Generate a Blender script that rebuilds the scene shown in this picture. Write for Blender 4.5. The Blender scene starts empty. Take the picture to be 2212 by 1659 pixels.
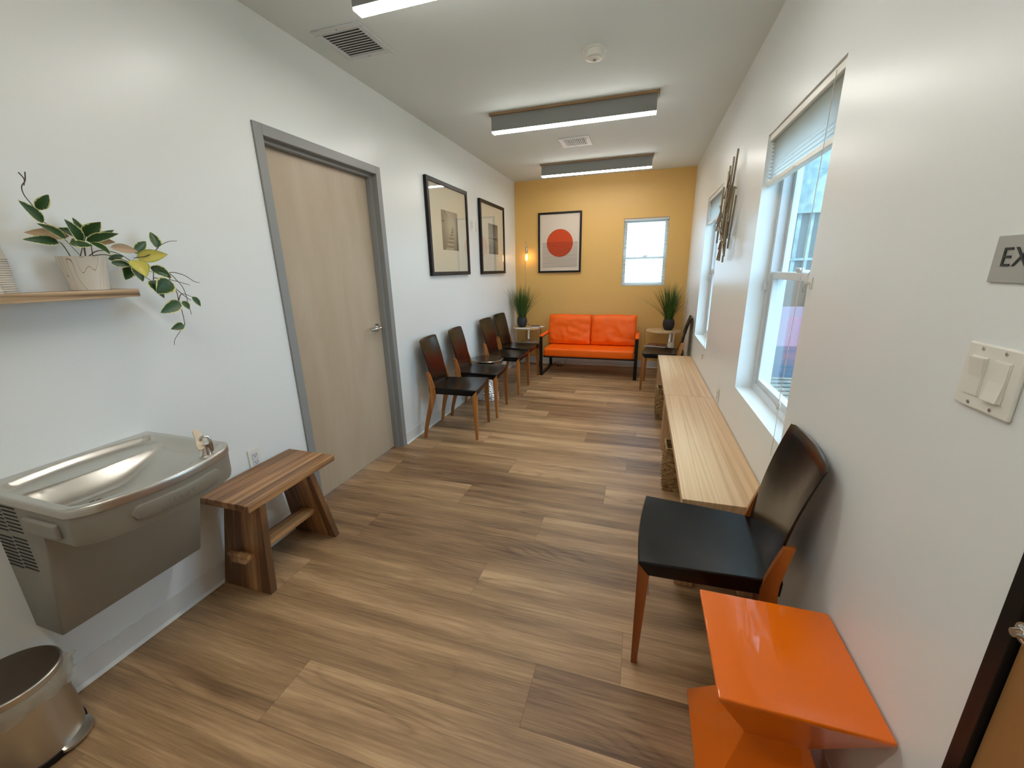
import bpy, bmesh, math, random
from mathutils import Vector, Matrix, noise
PI = math.pi
rnd = random.Random(7)
C = bpy.context.scene.collection
XL, XR, YB, ZC = -1.875, 0.580, 6.169, 2.670
YN = -1.25

# ------------------------------------------------------------------ materials
def srgb(r, g, b):
    f = lambda c: (c/255/12.92 if c/255 <= 0.04045 else ((c/255+0.055)/1.055)**2.4)
    return (f(r), f(g), f(b), 1)

def mat(name, col, rough=0.5, metal=0.0, spec=0.5, coat=0.0, coat_rough=0.05, bump=None, aniso=0.0):
    m = bpy.data.materials.new(name); m.use_nodes = True
    nt = m.node_tree; b = nt.nodes['Principled BSDF']
    b.inputs['Base Color'].default_value = col
    b.inputs['Roughness'].default_value = rough
    b.inputs['Metallic'].default_value = metal
    b.inputs['Specular IOR Level'].default_value = spec
    b.inputs['Coat Weight'].default_value = coat
    b.inputs['Coat Roughness'].default_value = coat_rough
    b.inputs['Anisotropic'].default_value = aniso
    if bump:
        sc, st, dist = bump
        tc = nt.nodes.new('ShaderNodeTexCoord'); n = nt.nodes.new('ShaderNodeTexNoise')
        n.inputs['Scale'].default_value = sc; n.inputs['Detail'].default_value = 4
        bp = nt.nodes.new('ShaderNodeBump'); bp.inputs['Strength'].default_value = st; bp.inputs['Distance'].default_value = dist
        nt.links.new(tc.outputs['Object'], n.inputs['Vector']); nt.links.new(n.outputs['Fac'], bp.inputs['Height'])
        nt.links.new(bp.outputs['Normal'], b.inputs['Normal'])
    return m

def emis(name, col, strength):
    m = bpy.data.materials.new(name); m.use_nodes = True
    nt = m.node_tree; b = nt.nodes['Principled BSDF']
    b.inputs['Base Color'].default_value = (0.8, 0.8, 0.8, 1)
    b.inputs['Emission Color'].default_value = col; b.inputs['Emission Strength'].default_value = strength
    return m

def wood(name, cols, scale=(1.2, 22, 22), rough=0.45, detail=6, ring=0.35, coat=0.0, bands=None, attr=None):
    """grain along local X of the texture vector; bands: width of glued staves across local Y"""
    m = bpy.data.materials.new(name); m.use_nodes = True
    nt = m.node_tree; N = nt.nodes; L = nt.links; b = N['Principled BSDF']
    tc = N.new('ShaderNodeTexCoord'); mp = N.new('ShaderNodeMapping')
    src = tc.outputs['Object']
    if attr:
        a = N.new('ShaderNodeAttribute'); a.attribute_name = attr; src = a.outputs['Vector']
    L.new(src, mp.inputs['Vector']); mp.inputs['Scale'].default_value = scale
    n1 = N.new('ShaderNodeTexNoise'); n1.inputs['Scale'].default_value = 1.0; n1.inputs['Detail'].default_value = detail; n1.inputs['Roughness'].default_value = 0.6; n1.inputs['Distortion'].default_value = 0.6
    L.new(mp.outputs['Vector'], n1.inputs['Vector'])
    mp2 = N.new('ShaderNodeMapping'); mp2.inputs['Scale'].default_value = (scale[0]*0.8, scale[1]*0.22, scale[2]*0.22); L.new(src, mp2.inputs['Vector'])
    n2 = N.new('ShaderNodeTexNoise'); n2.inputs['Scale'].default_value = 1.0; n2.inputs['Detail'].default_value = 2
    L.new(mp2.outputs['Vector'], n2.inputs['Vector'])
    mul = N.new('ShaderNodeMath'); mul.operation = 'MULTIPLY'; mul.inputs[1].default_value = 9.0; L.new(n2.outputs['Fac'], mul.inputs[0])
    sn = N.new('ShaderNodeMath'); sn.operation = 'PINGPONG'; sn.inputs[1].default_value = 0.5; L.new(mul.outputs[0], sn.inputs[0])
    mx = N.new('ShaderNodeMix'); mx.data_type = 'FLOAT'; mx.inputs[0].default_value = ring
    L.new(n1.outputs['Fac'], mx.inputs[2]); 
    m2 = N.new('ShaderNodeMath'); m2.operation = 'MULTIPLY'; m2.inputs[1].default_value = 2.0; L.new(sn.outputs[0], m2.inputs[0])
    L.new(m2.outputs[0], mx.inputs[3])
    fac = mx.outputs[0]
    if bands:
        sp = N.new('ShaderNodeSeparateXYZ'); L.new(tc.outputs['Object'], sp.inputs[0])
        d = N.new('ShaderNodeMath'); d.operation = 'DIVIDE'; d.inputs[1].default_value = bands[0]; L.new(sp.outputs[bands[1]], d.inputs[0])
        fl = N.new('ShaderNodeMath'); fl.operation = 'FLOOR'; L.new(d.outputs[0], fl.inputs[0])
        wn = N.new('ShaderNodeTexWhiteNoise'); wn.noise_dimensions = '1D'; L.new(fl.outputs[0], wn.inputs['W'])
        ad = N.new('ShaderNodeMath'); ad.operation = 'MULTIPLY_ADD'; ad.inputs[1].default_value = bands[2]; L.new(wn.outputs['Value'], ad.inputs[0])
        s2 = N.new('ShaderNodeMath'); s2.operation = 'SUBTRACT'; s2.inputs[1].default_value = bands[2]*0.5; L.new(fac, s2.inputs[0]); L.new(s2.outputs[0], ad.inputs[2])
        fac = ad.outputs[0]
    cr = N.new('ShaderNodeValToRGB'); e = cr.color_ramp.elements
    e[0].position = 0.25; e[0].color = cols[0]; e[1].position = 0.75; e[1].color = cols[-1]
    for i, c in enumerate(cols[1:-1]):
        k = e.new(0.25+0.5*(i+1)/(len(cols)-1)); k.color = c
    L.new(fac, cr.inputs['Fac']); L.new(cr.outputs['Color'], b.inputs['Base Color'])
    b.inputs['Roughness'].default_value = rough; b.inputs['Coat Weight'].default_value = coat
    bp = N.new('ShaderNodeBump'); bp.inputs['Strength'].default_value = 0.12; bp.inputs['Distance'].default_value = 0.002
    L.new(n1.outputs['Fac'], bp.inputs['Height']); L.new(bp.outputs['Normal'], b.inputs['Normal'])
    return m

M = {}
M['paint'] = mat('white_wall_paint', srgb(229, 233, 231), 0.32, spec=0.45, bump=(60, 0.05, 0.004))
M['ceil'] = mat('ceiling_paint', srgb(222, 229, 226), 0.8, bump=(150, 0.15, 0.003))
M['yellow'] = mat('yellow_wall_paint', srgb(222, 180, 104), 0.45, bump=(60, 0.08, 0.004))
M['base'] = mat('baseboard_vinyl', srgb(222, 222, 218), 0.4)
M['trimwhite'] = mat('white_vinyl', srgb(206, 209, 210), 0.35)
M['plastic'] = mat('white_plastic', srgb(228, 226, 216), 0.35)
M['grey_metal'] = mat('painted_grey_steel', srgb(140, 141, 139), 0.4)
M['fixture'] = mat('fixture_grey_paint', srgb(140, 141, 138), 0.5)
M['dark'] = mat('dark_void', srgb(20, 20, 20), 0.8)
M['ventback'] = mat('duct_grey', srgb(104, 105, 102), 0.8)
M['black'] = mat('black_satin', srgb(14, 12, 12), 0.45, spec=0.3)
M['blackwood'] = mat('black_frame_wood', srgb(16, 14, 14), 0.4, spec=0.3)
M['leather'] = mat('black_leather', srgb(8, 8, 9), 0.24, spec=0.42, bump=(14, 0.06, 0.01))
M['orange_lea'] = mat('orange_leather', srgb(244, 98, 4), 0.45, spec=0.3, bump=(250, 0.12, 0.001))
M['orange_gloss'] = mat('orange_lacquer', srgb(236, 112, 0), 0.35, spec=0.2, coat=0.8, coat_rough=0.03)
M['steel'] = mat('stainless_steel', srgb(206, 202, 193), 0.34, metal=1.0)
M['steel_dull'] = mat('grey_coated_steel', srgb(142, 137, 125), 0.42, metal=0.15, bump=(700, 0.05, 0.001))
M['lidpanel'] = mat('dark_brushed_lid', srgb(88, 76, 62), 0.45, metal=0.5)
M['chrome'] = mat('chrome', srgb(215, 213, 210), 0.1, metal=1.0)
M['brass'] = mat('brushed_brass_silver', srgb(190, 176, 150), 0.25, metal=1.0)
M['beige_plastic'] = mat('beige_plastic', srgb(196, 180, 152), 0.4)
M['sculpt'] = mat('aged_metal_rods', srgb(150, 138, 118), 0.28, metal=1.0)
M['paper'] = mat('paper', srgb(226, 226, 224), 0.7)
M['papercup'] = mat('paper_cup', srgb(214, 206, 194), 0.6)
M['pot_black'] = mat('matte_black_ceramic', srgb(38, 39, 42), 0.55)
M['exit_text'] = mat('raised_black_lettering', srgb(30, 36, 36), 0.5)
M['sign'] = mat('brushed_aluminium', srgb(172, 173, 166), 0.5, metal=0.2)
M['cord'] = mat('white_cord', srgb(214, 206, 196), 0.6)
M['blackcord'] = mat('black_cord', srgb(15, 15, 15), 0.5)
M['blade'] = mat('grass_blade', srgb(58, 92, 28), 0.5)
M['chair_wood'] = wood('chair_beech', [srgb(122, 70, 26), srgb(160, 100, 46), srgb(182, 120, 60)], (6, 6, 1.2), 0.35, coat=0.3)
M['chair_wood_red'] = wood('chair_cherry', [srgb(120, 62, 20), srgb(150, 82, 30), srgb(170, 100, 42)], (6, 6, 1.2), 0.35, coat=0.3)
M['acacia'] = wood('acacia_boards_lengthwise', [srgb(118, 82, 50), srgb(156, 112, 70), srgb(188, 144, 96), srgb(210, 170, 122)], (11, 0.9, 11), 0.42, ring=0.25, bands=(0.0775, 0, 0.42))
M['acacia_v'] = wood('acacia_boards_upright', [srgb(100, 68, 40), srgb(142, 98, 60), srgb(174, 130, 84), srgb(200, 158, 108)], (9, 9, 1.0), 0.42, ring=0.25, bands=(0.0775, 0, 0.55))
M['ash'] = wood('pale_ash_boards', [srgb(196, 158, 114), srgb(214, 178, 134), srgb(222, 188, 146)], (15, 0.8, 15), 0.38, ring=0.4)
M['ash_v'] = wood('pale_ash_upright', [srgb(176, 138, 96), srgb(204, 168, 126)], (24, 24, 1.1), 0.4, ring=0.4)
M['door_wood'] = wood('birch_veneer', [srgb(176, 157, 132), srgb(185, 168, 144), srgb(193, 177, 154)], (6, 6, 1.1), 0.38, ring=0.12)
M['door_brown'] = wood('brown_veneer', [srgb(150, 108, 62), srgb(172, 126, 76)], (9, 9, 1.0), 0.45)
M['light_wood'] = wood('fixture_oak', [srgb(146, 116, 82), srgb(170, 138, 102)], (1.2, 24, 24), 0.5)
M['shelf_wood'] = wood('weathered_shelf_oak', [srgb(112, 86, 60), srgb(172, 144, 110), srgb(204, 178, 144)], (40, 2.0, 60), 0.6, ring=0.45)
M['table_wood'] = wood('table_oak', [srgb(190, 158, 116), srgb(214, 184, 142)], (20, 1.4, 20), 0.4)
M['diffuser'] = emis('lit_diffuser', (1.0, 0.96, 0.90, 1), 25.0)
M['bulb'] = emis('lit_filament_glass', (1.0, 0.62, 0.25, 1), 22.0)

def floor_mat():
    m = bpy.data.materials.new('oak_vinyl_planks'); m.use_nodes = True
    nt = m.node_tree; N = nt.nodes; L = nt.links; b = N['Principled BSDF']
    a = N.new('ShaderNodeAttribute'); a.attribute_name = 'plankco'
    r = N.new('ShaderNodeAttribute'); r.attribute_name = 'plankid'
    def nz(scale, detail, rough=0.55, dist=0.0):
        mp = N.new('ShaderNodeMapping'); mp.inputs['Scale'].default_value = scale; L.new(a.outputs['Vector'], mp.inputs['Vector'])
        n = N.new('ShaderNodeTexNoise'); n.inputs['Scale'].default_value = 1; n.inputs['Detail'].default_value = detail
        n.inputs['Roughness'].default_value = rough; n.inputs['Distortion'].default_value = dist
        L.new(mp.outputs['Vector'], n.inputs['Vector']); return n.outputs['Fac']
    def math_(op, x, y=None, z=None):
        k = N.new('ShaderNodeMath'); k.operation = op
        for i, v in enumerate((x, y, z)):
            if v is None: continue
            if isinstance(v, (int, float)): k.inputs[i].default_value = v
            else: L.new(v, k.inputs[i])
        return k.outputs[0]
    broad = nz((0.9, 11, 1), 4, 0.55, 0.3)
    fine = nz((3.5, 110, 1), 6, 0.75)
    rings = nz((0.9, 6.0, 1), 1, 0.4, 0.2)
    rg = math_('PINGPONG', math_('MULTIPLY', rings, 14.0), 0.5)
    rg = math_('MULTIPLY', math_('POWER', math_('MULTIPLY', rg, 2.0), 3.0), 1.0)
    mask = math_('SMOOTH_MIN', math_('MAXIMUM', math_('MULTIPLY', math_('SUBTRACT', nz((1.3, 4.0, 1), 1), 0.50), 6.0), 0.0), 1.0, 0.1)
    v = math_('ADD', math_('MULTIPLY', broad, 0.80), math_('MULTIPLY_ADD', fine, 0.64, -0.11))
    v = math_('ADD', v, math_('MULTIPLY', math_('SUBTRACT', r.outputs['Fac'], 0.5), 0.24))
    v = math_('ADD', v, math_('MULTIPLY', math_('MULTIPLY', rg, mask), -0.13))
    cr = N.new('ShaderNodeValToRGB'); e = cr.color_ramp.elements
    e[0].position = 0.30; e[0].color = srgb(92, 66, 44); e[1].position = 0.86; e[1].color = srgb(200, 165, 124)
    k = e.new(0.50); k.color = srgb(134, 104, 73)
    k = e.new(0.66); k.color = srgb(164, 131, 94)
    L.new(v, cr.inputs['Fac'])
    # fine dark joints where planks meet
    d = N.new('ShaderNodeAttribute'); d.attribute_name = 'plankedge'
    sp = N.new('ShaderNodeSeparateXYZ'); L.new(d.outputs['Vector'], sp.inputs[0])
    ed = math_('MINIMUM', sp.outputs[0], sp.outputs[1])
    lt = math_('LESS_THAN', ed, 0.0011)
    mx = N.new('ShaderNodeMix'); mx.data_type = 'RGBA'; L.new(math_('MULTIPLY', lt, 0.45), mx.inputs[0]); L.new(cr.outputs['Color'], mx.inputs[6]); mx.inputs[7].default_value = srgb(70, 48, 30)
    L.new(mx.outputs[2], b.inputs['Base Color'])
    b.inputs['Roughness'].default_value = 0.42; b.inputs['Specular IOR Level'].default_value = 0.45
    bp = N.new('ShaderNodeBump'); bp.inputs['Strength'].default_value = 0.25; bp.inputs['Distance'].default_value = 0.0012
    L.new(fine, bp.inputs['Height']); L.new(bp.outputs['Normal'], b.inputs['Normal'])
    return m
M['floor'] = floor_mat()

def hammered_mat():
    m = mat('hammered_silver', srgb(205, 200, 196), 0.16, metal=1.0)
    nt = m.node_tree; N = nt.nodes; L = nt.links; b = N['Principled BSDF']
    tc = N.new('ShaderNodeTexCoord'); v = N.new('ShaderNodeTexVoronoi'); v.inputs['Scale'].default_value = 70
    bp = N.new('ShaderNodeBump'); bp.inputs['Strength'].default_value = 0.8; bp.inputs['Distance'].default_value = 0.006
    L.new(tc.outputs['Object'], v.inputs['Vector']); L.new(v.outputs['Distance'], bp.inputs['Height']); L.new(bp.outputs['Normal'], b.inputs['Normal'])
    return m
M['hammered'] = hammered_mat()

def glass_mat(name='window_glass', tint=(0.93, 0.97, 0.98, 1), ior=1.5, rough=0.0):
    m = bpy.data.materials.new(name); m.use_nodes = True
    nt = m.node_tree; N = nt.nodes; L = nt.links
    for n in list(N): N.remove(n)
    o = N.new('ShaderNodeOutputMaterial'); t = N.new('ShaderNodeBsdfTransparent'); g = N.new('ShaderNodeBsdfGlossy'); gm = N.new('ShaderNodeNewGeometry'); x = N.new('ShaderNodeMixShader')
    t.inputs['Color'].default_value = tint; g.inputs['Roughness'].default_value = rough; 
    # Schlick reflectance, the same from both faces of the pane
    dt = N.new('ShaderNodeVectorMath'); dt.operation = 'DOT_PRODUCT'; L.new(gm.outputs['Incoming'], dt.inputs[0]); L.new(gm.outputs['Normal'], dt.inputs[1])
    ab = N.new('ShaderNodeMath'); ab.operation = 'ABSOLUTE'; L.new(dt.outputs['Value'], ab.inputs[0])
    om = N.new('ShaderNodeMath'); om.operation = 'SUBTRACT'; om.inputs[0].default_value = 1.0; L.new(ab.outputs[0], om.inputs[1])
    pw = N.new('ShaderNodeMath'); pw.operation = 'POWER'; pw.inputs[1].default_value = 5.0; L.new(om.outputs[0], pw.inputs[0])
    f0 = ((ior-1)/(ior+1))**2
    f = N.new('ShaderNodeMath'); f.operation = 'MULTIPLY_ADD'; f.inputs[1].default_value = 1-f0; f.inputs[2].default_value = f0; L.new(pw.outputs[0], f.inputs[0])
    L.new(f.outputs[0], x.inputs[0]); L.new(t.outputs[0], x.inputs[1]); L.new(g.outputs[0], x.inputs[2]); L.new(x.outputs[0], o.inputs['Surface'])
    return m
M['glass'] = glass_mat()
M['picture_glass'] = glass_mat('picture_glass', (0.97, 0.97, 0.96, 1), 1.6)

def translucent_mat(name, col, fac=0.5, opacity=1.0):
    m = bpy.data.materials.new(name); m.use_nodes = True
    nt = m.node_tree; N = nt.nodes; L = nt.links
    for n in list(N): N.remove(n)
    o = N.new('ShaderNodeOutputMaterial'); d = N.new('ShaderNodeBsdfDiffuse'); t = N.new('ShaderNodeBsdfTranslucent'); x = N.new('ShaderNodeMixShader')
    d.inputs['Color'].default_value = col; t.inputs['Color'].default_value = col; x.inputs[0].default_value = fac
    L.new(d.outputs[0], x.inputs[1]); L.new(t.outputs[0], x.inputs[2])
    out = x.outputs[0]
    if opacity < 1:
        tr = N.new('ShaderNodeBsdfTransparent'); y = N.new('ShaderNodeMixShader'); y.inputs[0].default_value = opacity
        L.new(tr.outputs[0], y.inputs[1]); L.new(out, y.inputs[2]); out = y.outputs[0]
    L.new(out, o.inputs['Surface']); return m
M['shade'] = translucent_mat('pleated_shade_fabric', srgb(226, 224, 218), 0.6)
M['slat'] = translucent_mat('blind_slat_vinyl', srgb(238, 238, 234), 0.45)
M['plasticbag'] = translucent_mat('thin_clear_bag', srgb(210, 205, 190), 0.3, 0.42)

def leaf_mat(name, cin, cout, lo, hi):
    m = bpy.data.materials.new(name); m.use_nodes = True
    nt = m.node_tree; N = nt.nodes; L = nt.links; b = N['Principled BSDF']
    a = N.new('ShaderNodeAttribute'); a.attribute_name = 'edge'
    tc = N.new('ShaderNodeTexCoord'); n = N.new('ShaderNodeTexNoise'); n.inputs['Scale'].default_value = 120; L.new(tc.outputs['Object'], n.inputs['Vector'])
    ad = N.new('ShaderNodeMath'); ad.operation = 'MULTIPLY_ADD'; ad.inputs[1].default_value = 0.45; L.new(n.outputs['Fac'], ad.inputs[0]); L.new(a.outputs['Fac'], ad.inputs[2])
    cr = N.new('ShaderNodeValToRGB'); e = cr.color_ramp.elements; e[0].position = lo; e[0].color = cin; e[1].position = hi; e[1].color = cout
    L.new(ad.outputs[0], cr.inputs['Fac']); L.new(cr.outputs['Color'], b.inputs['Base Color']); b.inputs['Roughness'].default_value = 0.4
    return m
M['leaf'] = leaf_mat('variegated_leaf', srgb(38, 74, 30), srgb(206, 204, 140), 0.92, 1.10)
M['leafy'] = leaf_mat('yellow_leaf', srgb(196, 184, 84), srgb(150, 160, 70), 0.95, 1.25)
M['leafp'] = leaf_mat('leaf_underside', srgb(176, 146, 112), srgb(150, 150, 100), 0.95, 1.25)
M['stem'] = mat('brown_green_stem', srgb(70, 62, 36), 0.5)

def marble_pot_mat():
    m = mat('wood_grain_print_ceramic', srgb(196, 186, 168), 0.18, coat=0.6)
    nt = m.node_tree; N = nt.nodes; L = nt.links; b = N['Principled BSDF']
    tc = N.new('ShaderNodeTexCoord'); mp = N.new('ShaderNodeMapping'); mp.inputs['Scale'].default_value = (16, 16, 3.2); mp.inputs['Rotation'].default_value = (0.25, 0.1, 0)
    n = N.new('ShaderNodeTexNoise'); n.inputs['Scale'].default_value = 1; n.inputs['Detail'].default_value = 1
    L.new(tc.outputs['Object'], mp.inputs['Vector']); L.new(mp.outputs['Vector'], n.inputs['Vector'])
    k = N.new('ShaderNodeMath'); k.operation = 'MULTIPLY'; k.inputs[1].default_value = 16; L.new(n.outputs['Fac'], k.inputs[0])
    p = N.new('ShaderNodeMath'); p.operation = 'PINGPONG'; p.inputs[1].default_value = 0.5; L.new(k.outputs[0], p.inputs[0])
    cr = N.new('ShaderNodeValToRGB'); e = cr.color_ramp.elements; e[0].position = 0.0; e[0].color = srgb(96, 88, 78); e[1].position = 0.035; e[1].color = srgb(222, 216, 204)
    L.new(p.outputs[0], cr.inputs['Fac']); L.new(cr.outputs['Color'], b.inputs['Base Color'])
    return m
M['marble'] = marble_pot_mat()

def weave_mat():
    m = mat('seagrass_weave', srgb(150, 112, 66), 0.75)
    nt = m.node_tree; N = nt.nodes; L = nt.links; b = N['Principled BSDF']
    tc = N.new('ShaderNodeTexCoord'); mp = N.new('ShaderNodeMapping'); mp.inputs['Scale'].default_value = (40, 40, 90)
    n = N.new('ShaderNodeTexNoise'); n.inputs['Scale'].default_value = 1; n.inputs['Detail'].default_value = 3
    L.new(tc.outputs['Object'], mp.inputs['Vector']); L.new(mp.outputs['Vector'], n.inputs['Vector'])
    cr = N.new('ShaderNodeValToRGB'); e = cr.color_ramp.elements; e[0].position = 0.3; e[0].color = srgb(84, 56, 28); e[1].position = 0.7; e[1].color = srgb(186, 150, 98)
    L.new(n.outputs['Fac'], cr.inputs['Fac']); L.new(cr.outputs['Color'], b.inputs['Base Color'])
    bp = N.new('ShaderNodeBump'); bp.inputs['Strength'].default_value = 0.8; bp.inputs['Distance'].default_value = 0.003
    L.new(n.outputs['Fac'], bp.inputs['Height']); L.new(bp.outputs['Normal'], b.inputs['Normal'])
    return m
M['weave'] = weave_mat()

def noisy(name, c1, c2, sc=6, rough=0.85, bump=0.0):
    m = mat(name, c1, rough); nt = m.node_tree; N = nt.nodes; L = nt.links; b = N['Principled BSDF']
    tc = N.new('ShaderNodeTexCoord'); n = N.new('ShaderNodeTexNoise'); n.inputs['Scale'].default_value = sc; n.inputs['Detail'].default_value = 6
    cr = N.new('ShaderNodeValToRGB'); e = cr.color_ramp.elements; e[0].position = 0.35; e[0].color = c1; e[1].position = 0.65; e[1].color = c2
    L.new(tc.outputs['Object'], n.inputs['Vector']); L.new(n.outputs['Fac'], cr.inputs['Fac']); L.new(cr.outputs['Color'], b.inputs['Base Color'])
    if bump:
        bp = N.new('ShaderNodeBump'); bp.inputs['Strength'].default_value = bump; bp.inputs['Distance'].default_value = 0.02
        L.new(n.outputs['Fac'], bp.inputs['Height']); L.new(bp.outputs['Normal'], b.inputs['Normal'])
    return m
M['stucco'] = noisy('outdoor_stucco', srgb(100, 124, 126), srgb(138, 158, 158), 9, 0.9, 0.6)
M['pinkwall'] = mat('lilac_pink_siding', srgb(136, 122, 138), 0.8)
M['bluegrey'] = mat('blue_grey_step', srgb(76, 92, 108), 0.8)
M['panel'] = mat('grey_green_panel', srgb(80, 92, 92), 0.6)
M['brownpanel'] = mat('grey_brown_panel', srgb(88, 80, 72), 0.6)
M['deck'] = noisy('pale_deck', srgb(128, 126, 114), srgb(146, 144, 130), 4)
M['slat_shadow'] = mat('slat_shadow_strip', srgb(44, 50, 54), 0.9)  # dark tone of the slat shadows drawn on the deck

# ------------------------------------------------------------------ mesh helpers
def bm_new(): return bmesh.new()

def box(bm, x0, x1, y0, y1, z0, z1, bev=0.0, seg=2):
    t = bmesh.new()
    bmesh.ops.create_cube(t, size=1.0)
    for v in t.verts:
        v.co = Vector(((x0+x1)/2+v.co.x*(x1-x0), (y0+y1)/2+v.co.y*(y1-y0), (z0+z1)/2+v.co.z*(z1-z0)))
    if bev > 0:
        bmesh.ops.bevel(t, geom=list(t.edges), offset=bev, segments=seg, affect='EDGES', profile=0.5)
    merge(bm, t); return bm

def merge(bm, t, mtx=None):
    me = bpy.data.meshes.new('tmp'); t.to_mesh(me); t.free()
    if mtx: me.transform(mtx)
    bm.from_mesh(me); bpy.data.meshes.remove(me)

def hexa(bm, pts, bev=0.0):
    """8 points: bottom 4 ccw, top 4 ccw"""
    t = bmesh.new(); v = [t.verts.new(p) for p in pts]
    for f in ((3, 2, 1, 0), (4, 5, 6, 7), (0, 1, 5, 4), (1, 2, 6, 5), (2, 3, 7, 6), (3, 0, 4, 7)): t.faces.new([v[i] for i in f])
    if bev > 0: bmesh.ops.bevel(t, geom=list(t.edges), offset=bev, segments=2, affect='EDGES', profile=0.5)
    bmesh.ops.recalc_face_normals(t, faces=t.faces); merge(bm, t)

def lathe(bm, prof, cx=0, cy=0, cz=0, seg=40, cap_b=True, cap_t=True):
    t = bmesh.new(); rings = []
    for r, z in prof:
        rings.append([t.verts.new((cx+r*math.cos(2*PI*i/seg), cy+r*math.sin(2*PI*i/seg), cz+z)) for i in range(seg)])
    for a, b in zip(rings, rings[1:]):
        for i in range(seg): t.faces.new((a[i], a[(i+1) % seg], b[(i+1) % seg], b[i]))
    if cap_b: t.faces.new(rings[0][::-1])
    if cap_t: t.faces.new(rings[-1])
    bmesh.ops.recalc_face_normals(t, faces=t.faces)
    merge(bm, t)

def tube(bm, pts, r, seg=8, closed=False, cap=True):
    pts = [Vector(p) for p in pts]; t = bmesh.new(); rings = []
    n = len(pts); rr = r if isinstance(r, (list, tuple)) else [r]*n
    up = None
    for i, p in enumerate(pts):
        a = pts[i-1] if i > 0 else (pts[-1] if closed else p); b = pts[(i+1) % n] if (i < n-1 or closed) else p
        d = (b-a)
        if d.length < 1e-9: d = Vector((0, 0, 1))
        d.normalize()
        if up is None:
            up = Vector((0, 0, 1)) if abs(d.z) < 0.9 else Vector((1, 0, 0))
        s = d.cross(up)
        if s.length < 1e-6: s = d.orthogonal()
        s.normalize(); u = s.cross(d).normalized(); up = u
        rings.append([t.verts.new(p+(s*math.cos(2*PI*k/seg)+u*math.sin(2*PI*k/seg))*rr[i]) for k in range(seg)])
    m = n if closed else n-1
    for i in range(m):
        a, b = rings[i], rings[(i+1) % n]
        for k in range(seg): t.faces.new((a[k], a[(k+1) % seg], b[(k+1) % seg], b[k]))
    if cap and not closed: t.faces.new(rings[0][::-1]); t.faces.new(rings[-1])
    bmesh.ops.recalc_face_normals(t, faces=t.faces)
    merge(bm, t)

def strip(bm, prof, y0, y1, yb0=None):
    """extrude closed x-z polygon along y"""
    t = bmesh.new(); a = [t.verts.new((x, y0, z)) for x, z in prof]; b = [t.verts.new((x, y1, z)) for x, z in prof]
    n = len(prof)
    for i in range(n): t.faces.new((a[i], a[(i+1) % n], b[(i+1) % n], b[i]))
    t.faces.new(a[::-1]); t.faces.new(b); bmesh.ops.recalc_face_normals(t, faces=t.faces); merge(bm, t)

def spline(pts, n=8):
    P = [Vector(p) for p in pts]; out = []
    for i in range(len(P)-1):
        p0 = P[max(i-1, 0)]; p1 = P[i]; p2 = P[i+1]; p3 = P[min(i+2, len(P)-1)]
        for k in range(n):
            t = k/n
            out.append(0.5*((2*p1)+(p2-p0)*t+(2*p0-5*p1+4*p2-p3)*t*t+(3*p1-p0-3*p2+p3)*t**3))
    out.append(P[-1]); return out

def obj(name, bm, m, parent=None, smooth=None, attrs=None):
    me = bpy.data.meshes.new(name)
    bm.to_mesh(me); bm.free()
    me.materials.append(M[m] if isinstance(m, str) else m)
    if smooth:
        for p in me.polygons: p.use_smooth = True
        me.set_sharp_from_angle(angle=math.radians(smooth))
    o = bpy.data.objects.new(name, me); C.objects.link(o)
    if parent is not None:
        o.parent = parent
    return o

def settle(root, children):
    pass

def thing(name, label, cat, loc=(0, 0, 0), rz=0, group=None):
    o = bpy.data.objects.new(name, None); C.objects.link(o); o.empty_display_size = 0.1
    o.location = loc; o.rotation_euler = (0, 0, rz); o['label'] = label; o['category'] = cat
    if group: o['group'] = group
    return o

def wpart(name, bm, m, parent, smooth=None):
    """part whose bmesh is in world coordinates, parented to an unrotated thing (or its part)"""
    off = Vector(parent.location)
    p = parent.parent
    while p is not None: off += Vector(p.location); p = p.parent
    bmesh.ops.translate(bm, verts=bm.verts, vec=-off)
    return obj(name, bm, m, parent, smooth)

def tag(o, label, cat, group=None):
    o['label'] = label; o['category'] = cat
    if group: o['group'] = group
    return o

def struct(name, bm, m, parent=None, smooth=None):
    o = obj(name, bm, m, parent, smooth)
    if parent is None: o['kind'] = 'structure'
    return o

def sroot(name, loc=(0, 0, 0)):
    o = bpy.data.objects.new(name, None); C.objects.link(o); o['kind'] = 'structure'; o.location = loc; return o

def dup(root, loc, rz, label, group=None):
    r = root.copy(); C.objects.link(r); r.location = loc; r.rotation_euler = (0, 0, rz); r['label'] = label
    if group: r['group'] = group
    for ch in list(root.children):
        c = ch.copy(); C.objects.link(c); c.parent = r
        for g in list(ch.children):
            d = g.copy(); C.objects.link(d); d.parent = c
    return r

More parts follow.
